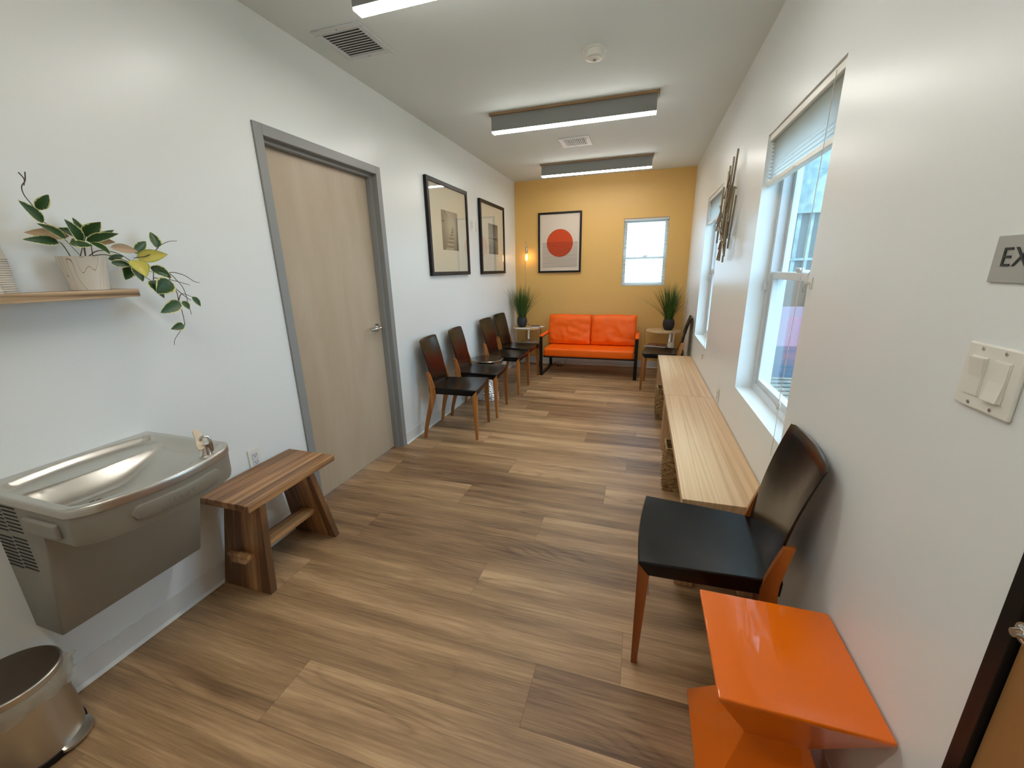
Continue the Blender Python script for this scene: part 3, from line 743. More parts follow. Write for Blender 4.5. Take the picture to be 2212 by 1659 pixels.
t = thing('exit_sign', 'small brushed metal EXIT sign above the light switch', 'sign', (XR, 0.845, 1.44))
b = bm_new(); box(b, XR-0.004, XR-0.0006, 0.745, 0.946, 1.402, 1.478, 0.0008); wpart('sign_plate', b, 'sign', t)
me = text_mesh('EXIT', 0.044, 0.0006, 1.12)
b = bm_new(); b.from_mesh(me)
bmesh.ops.transform(b, verts=b.verts, matrix=Matrix.Translation((XR-0.0047, 0.928, 1.4285)) @ Matrix(((0, 0, -1, 0), (-1, 0, 0, 0), (0, 1, 0, 0), (0, 0, 0, 1))))
wpart('lettering', b, 'exit_text', t)

# ------------------------------------------------------------------ wall sculpture
t = thing('rod_wall_sculpture', 'wall sculpture of overlapping bronze metal rods between the side windows', 'sculpture', (XR, 3.40, 1.83))
R2 = random.Random(11)
rods = [((3.30, 2.18), (3.42, 1.62), .03), ((3.33, 2.14), (3.36, 1.80), .045), ((3.44, 2.08), (3.54, 1.473), .03), ((3.40, 2.10), (3.44, 1.72), .05), ((3.37, 2.06), (3.35, 1.66), .06), ((3.22, 1.98), (3.47, 1.70), .05), ((3.13, 1.92), (3.40, 1.62), .06),
        ((3.60, 1.95), (3.58, 1.80), .03), ((3.70, 1.88), (3.52, 1.78), .045), ((3.74, 1.82), (3.60, 1.72), .03), ((3.75, 1.76), (3.56, 1.84), .05), ((3.66, 1.70), (3.50, 1.80), .06), ((3.46, 1.78), (3.24, 1.72), .05), ((3.50, 1.72), (3.30, 1.60), .065),
        ((3.38, 1.72), (3.36, 1.50), .03), ((3.30, 1.72), (3.30, 1.46), .045), ((3.25, 1.80), (3.24, 1.58), .06), ((3.42, 1.60), (3.50, 1.48), .05), ((3.20, 1.76), (3.22, 1.55), .035), ((3.56, 1.64), (3.62, 1.56), .03), ((3.48, 1.98), (3.50, 1.60), .065),
        ((3.28, 1.95), (3.32, 1.62), .03), ((3.40, 1.66), (3.26, 1.60), .06), ((3.44, 1.90), (3.28, 2.02), .06), ((3.18, 1.88), (3.22, 1.66), .03), ((3.58, 1.74), (3.45, 1.64), .04), ((3.34, 1.60), (3.22, 1.50), .055), ((3.52, 1.86), (3.42, 1.98), .04)]
for (a, c, dx) in rods:
    b = bm_new(); tube(b, [(XR-dx, a[0], a[1]), (XR-dx-0.004, c[0], c[1])], 0.0062, 8); wpart('rod', b, 'sculpt', t, 50)
b = bm_new()
for (y, z) in ((3.36, 1.95), (3.40, 1.65), (3.52, 1.78)): tube(b, [(XR-0.001, y, z), (XR-0.062, y, z)], 0.004, 8)
wpart('standoff', b, 'sculpt', t)

# ------------------------------------------------------------------ shelf, cups, trailing plant
t = thing('wall_shelf', 'weathered oak wall shelf holding cups and a trailing plant', 'shelf', (XL, 0.45, 1.376))
b = bm_new(); box(b, XL+0.001, -1.750, -0.15, 1.031, 1.376, 1.4035, 0.0015); wpart('board', b, 'shelf_wood', t)
def cup_stack(cx, cy, n, label):
    for i in range(n):
        b = bm_new(); z0 = 0
        r0, r1, h = 0.034, 0.0235, 0.092
        lathe(b, [(r0+0.0016, 0), (r0+0.0024, 0.0018), (r0+0.0012, 0.0036), (r0, 0.0036), (r1, h), (r1-0.001, h), (r1-0.002, h-0.003)], 0, 0, 0, 32, False, True)
        o = obj('paper_cup', b, 'papercup', None, 40); o.location = (cx, cy, 1.4037+i*0.0066)
        if i == n-1: lb = 'topmost cup of the ' + label
        elif i == 0: lb = 'lowest cup of the ' + label
        else: lb = 'upside-down white paper cup nested in the ' + label
        tag(o, lb, 'cup', 'cups nested in the '+label)
cup_stack(-1.838, 0.722, 16, 'taller cup stack beside the plant pot')
cup_stack(-1.789, 0.672, 2, 'shorter cup stack at the shelf front')

LEAVES=[(-1.800,0.845,1.651,-1.780,0.874,1.697,0.025,0),(-1.800,0.851,1.612,-1.780,0.799,1.671,0.026,0),(-1.780,0.884,1.568,-1.720,0.795,1.603,0.023,0),(-1.780,0.864,1.556,-1.740,0.763,1.556,0.024,0),(-1.820,0.913,1.579,-1.840,0.817,1.584,0.027,2),(-1.800,0.933,1.560,-1.780,0.893,1.628,0.028,0),(-1.820,0.953,1.574,-1.820,0.935,1.640,0.022,0),(-1.800,0.941,1.580,-1.760,0.978,1.626,0.034,0),(-1.800,0.944,1.565,-1.720,0.998,1.588,0.024,0),(-1.820,0.960,1.562,-1.800,1.033,1.607,0.020,0),(-1.820,0.938,1.581,-1.800,0.878,1.600,0.022,0),(-1.790,0.952,1.565,-1.760,1.004,1.562,0.022,2),(-1.780,0.945,1.560,-1.710,0.952,1.519,0.024,0),(-1.770,0.991,1.546,-1.770,1.073,1.533,0.025,2),(-1.790,1.069,1.531,-1.800,1.125,1.574,0.026,0),(-1.760,1.054,1.510,-1.720,1.137,1.524,0.036,1),(-1.740,1.028,1.503,-1.700,1.035,1.443,0.046,1),(-1.800,1.157,1.550,-1.820,1.159,1.611,0.032,0),(-1.770,1.036,1.489,-1.760,1.002,1.434,0.034,0),(-1.760,1.037,1.485,-1.740,1.044,1.426,0.030,0),(-1.760,0.973,1.493,-1.760,1.033,1.485,0.022,0),(-1.770,0.974,1.505,-1.770,1.024,1.518,0.018,0),(-1.760,1.091,1.480,-1.730,1.138,1.437,0.033,0),(-1.740,1.079,1.432,-1.720,1.075,1.380,0.053,0),(-1.720,1.123,1.430,-1.720,1.066,1.383,0.050,0),(-1.750,1.079,1.414,-1.740,1.101,1.363,0.022,0),(-1.730,1.148,1.345,-1.720,1.061,1.312,0.037,0),(-1.730,1.154,1.349,-1.720,1.169,1.315,0.023,0),(-1.720,1.188,1.364,-1.720,1.215,1.323,0.021,0),(-1.730,1.141,1.257,-1.720,1.083,1.248,0.026,0),(-1.730,0.880,1.551,-1.710,0.856,1.553,0.023,0),(-1.760,1.142,1.462,-1.760,1.098,1.474,0.018,0),(-1.760,0.877,1.552,-1.740,0.928,1.546,0.019,0),(-1.840,0.939,1.597,-1.830,0.998,1.585,0.020,0)]
STEMS=[[(-1.800,0.845,1.756),(-1.800,0.839,1.731),(-1.800,0.827,1.712),(-1.800,0.827,1.688),(-1.800,0.839,1.659),(-1.800,0.847,1.624),(-1.800,0.884,1.576),(-1.800,0.918,1.515)],[(-1.800,0.830,1.752),(-1.800,0.838,1.735),(-1.800,0.833,1.716)],[(-1.800,0.845,1.651),(-1.800,0.855,1.657)],[(-1.800,0.915,1.510),(-1.800,0.928,1.541),(-1.780,0.937,1.579)],[(-1.800,0.892,1.510),(-1.800,0.878,1.554),(-1.800,0.858,1.556)],[(-1.780,0.924,1.510),(-1.772,0.955,1.533),(-1.760,0.999,1.526),(-1.751,1.028,1.501),(-1.744,1.052,1.476),(-1.740,1.090,1.458)],[(-1.800,0.931,1.510),(-1.767,0.969,1.520),(-1.751,1.026,1.493),(-1.742,1.055,1.445),(-1.740,1.078,1.427)],[(-1.749,1.040,1.510),(-1.740,1.080,1.519),(-1.740,1.118,1.544),(-1.740,1.129,1.555),(-1.740,1.163,1.572),(-1.740,1.195,1.576)],[(-1.740,1.090,1.476),(-1.740,1.136,1.457),(-1.740,1.157,1.434),(-1.740,1.179,1.391),(-1.740,1.185,1.293)],[(-1.740,1.136,1.455),(-1.740,1.154,1.459),(-1.740,1.193,1.447),(-1.740,1.225,1.423),(-1.740,1.246,1.417)],[(-1.740,1.081,1.440),(-1.740,1.143,1.430),(-1.740,1.205,1.409)],[(-1.740,1.135,1.416),(-1.740,1.167,1.377),(-1.740,1.196,1.349)],[(-1.740,1.138,1.416),(-1.740,1.150,1.383),(-1.740,1.149,1.350),(-1.740,1.152,1.321),(-1.740,1.152,1.272),(-1.740,1.148,1.253),(-1.740,1.130,1.236),(-1.740,1.102,1.206),(-1.740,1.095,1.184)],[(-1.740,1.149,1.350),(-1.740,1.167,1.377),(-1.740,1.202,1.363)],
 [(-1.800,1.157,1.550),(-1.740,1.118,1.544)],[(-1.740,1.079,1.432),(-1.740,1.090,1.476)],[(-1.720,1.123,1.430),(-1.740,1.136,1.457)],[(-1.76,1.036,1.489),(-1.751,1.026,1.493)],[(-1.73,1.141,1.257),(-1.74,1.15,1.26)],[(-1.73,1.148,1.345),(-1.74,1.149,1.350)],[(-1.79,1.069,1.531),(-1.74,1.08,1.519)],
 [(-1.80,0.95,1.510),(-1.80,0.955,1.56)],[(-1.82,0.94,1.510),(-1.82,0.945,1.57)],[(-1.80,0.93,1.510),(-1.80,0.94,1.575)]]
t = thing('trailing_plant', 'variegated trailing plant in a white wood-grain pot on the shelf', 'plant', (-1.812, 0.925, 1.4037))
b = bm_new(); lathe(b, [(0.047, 0), (0.05, 0.001), (0.0615, 0.108), (0.0625, 0.110), (0.0595, 0.110), (0.057, 0.095)], 0, 0, 0, 56, True, True); obj('plant_pot', b, 'marble', t, 40)
b = bm_new()
for s in STEMS:
    p = spline(s, 5) if len(s) > 2 else [Vector(a) for a in s]; n = len(p)
    tube(b, p, [0.0017-0.0008*i/n for i in range(n)], 6)
wpart('stems', b, 'stem', t, 60)
def add_leaf(b, elist, base, tip, w, curl=0.15):
    base = Vector(base); tip = Vector(tip); d = tip-base; L_ = d.length; dn = d.normalized()
    side = dn.cross(Vector((1, 0, 0.25))).normalized(); nrm = side.cross(dn).normalized()
    if nrm.x < 0: nrm = -nrm
    n = 10; rows = []
    for i in range(n+1):
        s = i/n; wd = w*0.5*(math.sin(PI*s**0.8)**0.85)*(1-0.15*s) if 0 < s < 1 else 0.0004
        c = base+dn*L_*s-nrm*(curl*L_*(s-0.5)**2)+nrm*curl*L_*0.25
        row = []
        for q_ in (-1, -0.5, 0, 0.5, 1):
            v = b.verts.new(c+side*wd*q_+nrm*(abs(q_)*wd*0.35)); row.append(v); elist.append(max(abs(q_), abs(2*s-1)**3)*0.9)
        rows.append(row)
    for a, c in zip(rows, rows[1:]):
        for k in range(4): b.faces.new((a[k], a[k+1], c[k+1], c[k]))
for kind, nm, mm, lb in ((0, 'foliage', 'leaf', None), (1, 'yellow_leaves', 'leafy', 'two pale yellow leaves'), (2, 'turned_leaves', 'leafp', 'pale brown undersides of leaves')):
    b = bm_new(); el = []
    for Lf in LEAVES:
        if Lf[7] == kind: add_leaf(b, el, Lf[0:3], Lf[3:6], Lf[6]*1.4)
    o = wpart(nm, b, mm, t, 80)
    at = o.data.attributes.new('edge', 'FLOAT', 'POINT')
    for i, v in enumerate(el): at.data[i].value = v
    if lb: o['label'] = lb

# ------------------------------------------------------------------ drinking fountain
t = thing('drinking_fountain', 'wall mounted stainless drinking fountain with a grey cabinet', 'drinking fountain', (XL, 0.768, 0.322))
Y0, Y1, YC, ZT = 0.538, 1.000, 0.769, 0.845
# outline (u = distance from the wall, y), starting at wall, going round the front
def outline():
    pts = []
    hw = (Y1-Y0)/2
    for i in range(9): pts.append((0.0005+0.40*i/8*1.0, Y1))
    n = 40
    out = [(0.0005+0.4195*i/29, Y1) for i in range(30)]
    r = 0.050
    for i in range(0, 61):
        ph = PI*i/60; y = YC+hw*math.cos(ph); s = math.cos(ph); bow = 0.452+0.062*(1-s*s)
        e = hw-abs(y-YC); f = 1.0 if e >= r else math.sqrt(max(0, 1-(1-e/r)**2))
        out.append((0.42+(bow-0.42)*f, y))
    out += [(0.0005+0.4195*(29-i)/29, Y0) for i in range(30)]
    m = []
    for p in out:
        if not m or math.hypot(p[0]-m[-1][0], p[1]-m[-1][1]) > 1e-4: m.append(p)
    return m
OUT = outline()
# back edge points
nb = 70
RING = OUT+[(0.0005, Y0+(Y1-Y0)*i/nb) for i in range(1, nb)]
cu_, cy_ = 0.235, YC
def sst(a, b_, x):
    x = max(0, min(1, (x-a)/(b_-a))); return x*x*(3-2*x)
def seg_d(p, a, c):
    ax, ay = a; cx, cy = c; px, py = p; dx, dy = cx-ax, cy-ay; l = dx*dx+dy*dy
    k = 0 if l == 0 else max(0, min(1, ((px-ax)*dx+(py-ay)*dy)/l)); return math.hypot(px-ax-k*dx, py-ay-k*dy)
def edge_d(p): return min(seg_d(p, RING[i], RING[(i+1) % len(RING)]) for i in range(len(RING)))
def hgt(u, y):
    d = edge_d((u, y)); z = 0
    arc = u-(0.018+0.045*((y-YC)/0.23)**2)
    di = min(d-0.012, arc)
    z -= 0.020*sst(0.004, 0.026, di)
    # bubbler deck stays high in the far front corner
    q = math.hypot(u-0.455, y-0.912); z += 0.013*sst(0.085, 0.055, q)*sst(0.0, 0.02, di)
    # curved steep wall down to the sump in front
    ue = 0.168-0.028*((y-0.76)/0.2)**2
    F = 0.058-0.044*sst(0.74, 0.965, y)
    tt = max(0.0, min(1.0, (u-ue)/(1.30*F))); z -= F*(1-(1-tt)**2)*sst(0.012, 0.045, d-0.006)
    return z
b = bm_new(); scales = [1.0]+[1-0.012*i for i in range(1, 26)]+[0.70-0.016*i for i in range(1, 43)]; rings = []
for s in scales:
    if s <= 0.02: break
    rg = []
    for (u, y) in RING:
        uu, yy = cu_+(u-cu_)*s, cy_+(y-cy_)*s
        rg.append(b.verts.new((XL+uu, yy, ZT+hgt(uu, yy))))
    rings.append(rg)
cv = b.verts.new((XL+cu_, cy_, ZT+hgt(cu_, cy_)))
n = len(RING)
for a, c in zip(rings, rings[1:]):
    for i in range(n): b.faces.new((a[i], a[(i+1) % n], c[(i+1) % n], c[i]))
for i in range(n): b.faces.new((rings[-1][i], rings[-1][(i+1) % n], cv))
# rolled lip going down
prev = rings[0]
for (sc_, dz) in ((1.010, -0.003), (1.014, -0.009), (1.014, -0.026), (1.006, -0.027)):
    rg = [b.verts.new((XL+max(0.0005, cu_+(u-cu_)*sc_), cy_+(y-cy_)*sc_, ZT+dz)) for (u, y) in RING]
    for i in range(n): b.faces.new((prev[(i+1) % n], prev[i], rg[i], rg[(i+1) % n]))
    prev = rg
bmesh.ops.recalc_face_normals(b, faces=b.faces)
wpart('basin_top', b, 'steel', t, 60)
# apron under the lip, front only
b = bm_new()
AP = [p for p in OUT if p[0] > 0.20]
levels = [(1.002, -0.026), (1.002, -0.040), (0.995, -0.105), (0.985, -0.118), (0.93, -0.124)]
prev = None
for (s, dz) in levels:
    rg = [b.verts.new((XL+cu_+(u-cu_)*s, cy_+(y-cy_)*s, ZT+dz)) for (u, y) in AP]
    if prev:
        for i in range(len(AP)-1): b.faces.new((prev[i], prev[i+1], rg[i+1], rg[i]))
    prev = rg
b.faces.new(prev)
bmesh.ops.recalc_face_normals(b, faces=b.faces)
ap = wpart('apron', b, 'steel_dull', t, 40)
# push bars on the apron: pill-shaped plates following the front curve
def on_front(y): 
    s = (y-YC)/((Y1-Y0)/2); return 0.452+0.062*(1-s*s)
b = bm_new(); NN = 40; pill = []
ya, yb2, zc, hh = 0.642, 0.912, ZT-0.071, 0.024
t2 = bmesh.new(); rows = []
for i in range(NN+1):
    s = i/NN; y = ya+(yb2-ya)*s; ex = min(s, 1-s)*(yb2-ya); h = hh*math.sqrt(max(0.0004, 1-max(0, 1-ex/hh)**2)); u = on_front(y)+0.003
    rows.append([t2.verts.new((XL+u-0.006, y, zc-h)), t2.verts.new((XL+u+0.003, y, zc-h*0.93)), t2.verts.new((XL+u+0.005, y, zc-h*0.8)), t2.verts.new((XL+u+0.007, y, zc+h*0.8)), t2.verts.new((XL+u+0.006, y, zc+h*0.93)), t2.verts.new((XL+u-0.003, y, zc+h))])
for a, c in zip(rows, rows[1:]):
    for k in range(5): t2.faces.new((a[k], a[k+1], c[k+1], c[k]))
t2.faces.new(rows[0]); t2.faces.new(rows[-1][::-1]); bmesh.ops.recalc_face_normals(t2, faces=t2.faces)
merge(b, t2); pb = wpart('push_bar', b, 'steel_dull', t, 35)
me = text_mesh('ELKAY', 0.021, 0.0007, 1.5)
b = bm_new(); b.from_mesh(me)
for v in b.verts:
    y = 0.728+v.co.x; u = on_front(y)+0.0095; v.co = Vector((XL+u+v.co.z*0.8+0.0002, y, ZT-0.078+v.co.y))
wpart('embossed_lettering', b, 'steel_dull', pb)
b = bm_new(); box(b, XL+0.235, XL+0.385, Y0-0.012, Y0+0.004, ZT-0.100, ZT-0.050, 0.0075, 4); wpart('push_bar', b, 'steel_dull', t, 35)
# cabinet, leaning out towards the top
b = bm_new(); hexa(b, [(XL+0.001, 0.546, 0.322), (XL+0.145, 0.546, 0.322), (XL+0.145, 0.994, 0.322), (XL+0.001, 0.994, 0.322), (XL+0.001, 0.546, 0.757), (XL+0.28, 0.546, 0.757), (XL+0.28, 0.994, 0.757), (XL+0.001, 0.994, 0.757)], 0.006)
for ya_, yb_ in ((0.5456, 0.549), (0.991, 0.9944)): box(b, XL+0.001, XL+0.262, ya_, yb_, 0.70, 0.822)
cab = wpart('cabinet', b, 'steel_dull', t, 50)
b = bm_new()
for col, (ua, ub) in enumerate(((0.01, 0.085), (0.095, 0.165))):
    for i in range(17):
        z = 0.79-i*0.0135+(0.006 if col else 0)
        if i == 7: continue
        box(b, XL+ua, XL+ub, 0.5448, 0.5462, z, z+0.0045)
wpart('side_louvres', b, 'dark', cab)
# drain slots
b = bm_new()
for i, (u, y, l) in enumerate([(0.265, 0.668, .012), (0.275, 0.660, .018), (0.285, 0.654, .018), (0.295, 0.662, .012), (0.270, 0.682, .010), (0.282, 0.680, .014), (0.292, 0.676, .012), (0.277, 0.642, .008), (0.287, 0.636, .008)]):
    zz = ZT+hgt(u, y)+0.0006; box(b, XL+u-0.0017, XL+u+0.0017, y-l/2-0.001, y+l/2+0.001, zz-0.001, zz)
wpart('drain_slots', b, 'dark', t)
# bubbler
bu, by = 0.462, 0.905; zt = ZT-0.006
b = bm_new(); lathe(b, [(0.024, 0), (0.024, 0.004), (0.018, 0.008), (0.014, 0.028), (0.014, 0.044)], XL+bu, by, zt, 24); bb = wpart('bubbler_body', b, 'chrome', t, 40)
b = bm_new(); tube(b, spline([(XL+bu+0.006, by+0.016, zt+0.004), (XL+bu+0.006, by+0.017, zt+0.04), (XL+bu+0.002, by+0.014, zt+0.063), (XL+bu-0.012, by+0.004, zt+0.066), (XL+bu-0.018, by-0.002, zt+0.052)], 6), 0.0052, 10); wpart('spout', b, 'chrome', bb, 60)
b = bm_new()
pts = spline([(XL+bu-0.052, by+0.012, zt+0.088), (XL+bu-0.028, by+0.004, zt+0.066), (XL+bu-0.008, by-0.010, zt+0.046), (XL+bu+0.016, by-0.024, zt+0.034)], 6); t2 = bmesh.new(); rows = []
for i, p in enumerate(pts):
    s = i/(len(pts)-1); w = 0.0125*math.sqrt(max(0.02, 1-(2*s-1)**4))
    rows.append([t2.verts.new(p+Vector((0.002, w, 0.0015))), t2.verts.new(p+Vector((0.002, -w, 0.0015))), t2.verts.new(p+Vector((-0.002, -w, -0.0015))), t2.verts.new(p+Vector((-0.002, w, -0.0015)))])
for a, c in zip(rows, rows[1:]):
    for k in range(4): t2.faces.new((a[k], a[(k+1) % 4], c[(k+1) % 4], c[k]))
t2.faces.new(rows[0]); t2.faces.new(rows[-1]); bmesh.ops.recalc_face_normals(t2, faces=t2.faces); merge(b, t2)
wpart('mouth_guard', b, 'beige_plastic', bb, 60)
#SPLIT2

# ------------------------------------------------------------------ low wooden bench
t = thing('trestle_bench', 'low acacia trestle bench between the drinking fountain and the door', 'bench', (-1.70, 1.36, 0))
b = bm_new(); box(b, -1.858, -1.548, 1.098, 1.622, 0.458, 0.490, 0.003); wpart('seat_board', b, 'acacia', t)
def splay(yf, yt, x0f, x1f, x0t, x1t, th):
    b = bm_new(); zt = 0.4575
    hexa(b, [(x0f, yf, 0.001), (x1f, yf, 0.001), (x1f, yf+th, 0.001), (x0f, yf+th, 0.001), (x0t, yt, zt), (x1t, yt, zt), (x1t, yt+th, zt), (x0t, yt+th, zt)], 0.002)
    return wpart('leg', b, 'acacia_v', t)
splay(1.128, 1.188, -1.858, -1.566, -1.812, -1.600, 0.034)
splay(1.566, 1.478, -1.858, -1.574, -1.812, -1.600, 0.034)
b = bm_new(); box(b, -1.745, -1.655, 1.105, 1.600, 0.165, 0.190, 0.002); st = wpart('stretcher', b, 'acacia', t)
for y in (1.110, 1.592):
    b = bm_new(); hexa(b, [(-1.770, y, 0.135), (-1.736, y, 0.135), (-1.736, y+0.022, 0.135), (-1.770, y+0.022, 0.135), (-1.772, y-0.002, 0.2), (-1.728, y-0.002, 0.2), (-1.728, y+0.024, 0.2), (-1.772, y+0.024, 0.2)], 0.002) if False else box(b, -1.764, -1.640, y, y+0.018, 0.190, 0.208, 0.002)
    wpart('wedge', b, 'acacia', st)

# ------------------------------------------------------------------ step bin
bx, by_ = -1.755, 0.418
t = thing('step_bin', 'small round stainless pedal bin under the drinking fountain', 'trash bin', (bx, by_, 0))
b = bm_new(); lathe(b, [(0.112, 0.0), (0.116, 0.004), (0.117, 0.024), (0.112, 0.026)], seg=64); obj('base_ring', b, 'black', t, 40)
b = bm_new(); lathe(b, [(0.109, 0.020), (0.113, 0.024), (0.113, 0.262), (0.108, 0.266)], seg=64); obj('bin_body', b, 'steel', t, 40)
b = bm_new(); lathe(b, [(0.110, 0.266), (0.116, 0.268), (0.117, 0.286), (0.1145, 0.289), (0.112, 0.289)], seg=64); lid = obj('bin_lid', b, 'steel', t, 40)
b = bm_new(); lathe(b, [(0.112, 0.2892), (0.111, 0.2905), (0.07, 0.295), (0.02, 0.2965)], seg=64); obj('lid_panel', b, 'lidpanel', lid, 40)
b = bm_new(); t2 = bmesh.new(); S = 96; rr = []
for j, (r, z) in enumerate([(0.114, 0.268), (0.121, 0.262), (0.125, 0.245), (0.123, 0.222), (0.118, 0.212)]):
    ring = []
    for i in range(S):
        a = 2*PI*i/S; w = 0.0045*math.sin(a*9+j*1.3)+0.003*math.sin(a*23+j*2)+0.002*math.sin(a*41+j)
        sag = -0.028*max(0, math.sin(a*1.0-0.7))*(j/4)
        ring.append(t2.verts.new(((r+w*(j > 0))*math.cos(a), (r+w*(j > 0))*math.sin(a), z+(0.008*math.sin(a*5+1)+0.004*math.sin(a*13))*(j/4)+sag)))
    rr.append(ring)
for a, c in zip(rr, rr[1:]):
    for i in range(S): t2.faces.new((a[i], a[(i+1) % S], c[(i+1) % S], c[i]))
# loose tuft of the bag on the far side
for (ang, hgt_, wd) in ((0.85, 0.04, 0.5), (1.1, 0.03, 0.35)):
    r0 = []; r1 = []
    for i in range(13):
        a = ang+wd*(i/12-0.5); k = math.sin(PI*i/12)
        r0.append(t2.verts.new((0.120*math.cos(a), 0.120*math.sin(a), 0.258))); r1.append(t2.verts.new(((0.122+0.022*k+0.004*math.sin(i*2.3))*math.cos(a), (0.122+0.022*k)*math.sin(a), 0.258+hgt_*k*(0.7+0.3*math.sin(i*3.1)))))
    for i in range(12): t2.faces.new((r0[i], r0[i+1], r1[i+1], r1[i]))
merge(b, t2); obj('bin_liner', b, 'plasticbag', t, 80)
b = bm_new(); ang = math.radians(35)
t2 = bmesh.new()
rows = []
for i in range(25):
    s = i/24; a = ang-0.52+1.04*s; r = 0.116+0.022*math.sin(PI*s)**0.6
    rows.append([t2.verts.new((0.108*math.cos(a), 0.108*math.sin(a), 0.030)), t2.verts.new((r*math.cos(a), r*math.sin(a), 0.022)), t2.verts.new((r*math.cos(a), r*math.sin(a), 0.013)), t2.verts.new((0.108*math.cos(a), 0.108*math.sin(a), 0.013))])
for a, c in zip(rows, rows[1:]):
    for k in range(4): t2.faces.new((a[k], a[(k+1) % 4], c[(k+1) % 4], c[k]))
t2.faces.new(rows[0]); t2.faces.new(rows[-1]); bmesh.ops.recalc_face_normals(t2, faces=t2.faces); merge(b, t2)
obj('pedal', b, 'steel', t, 40)

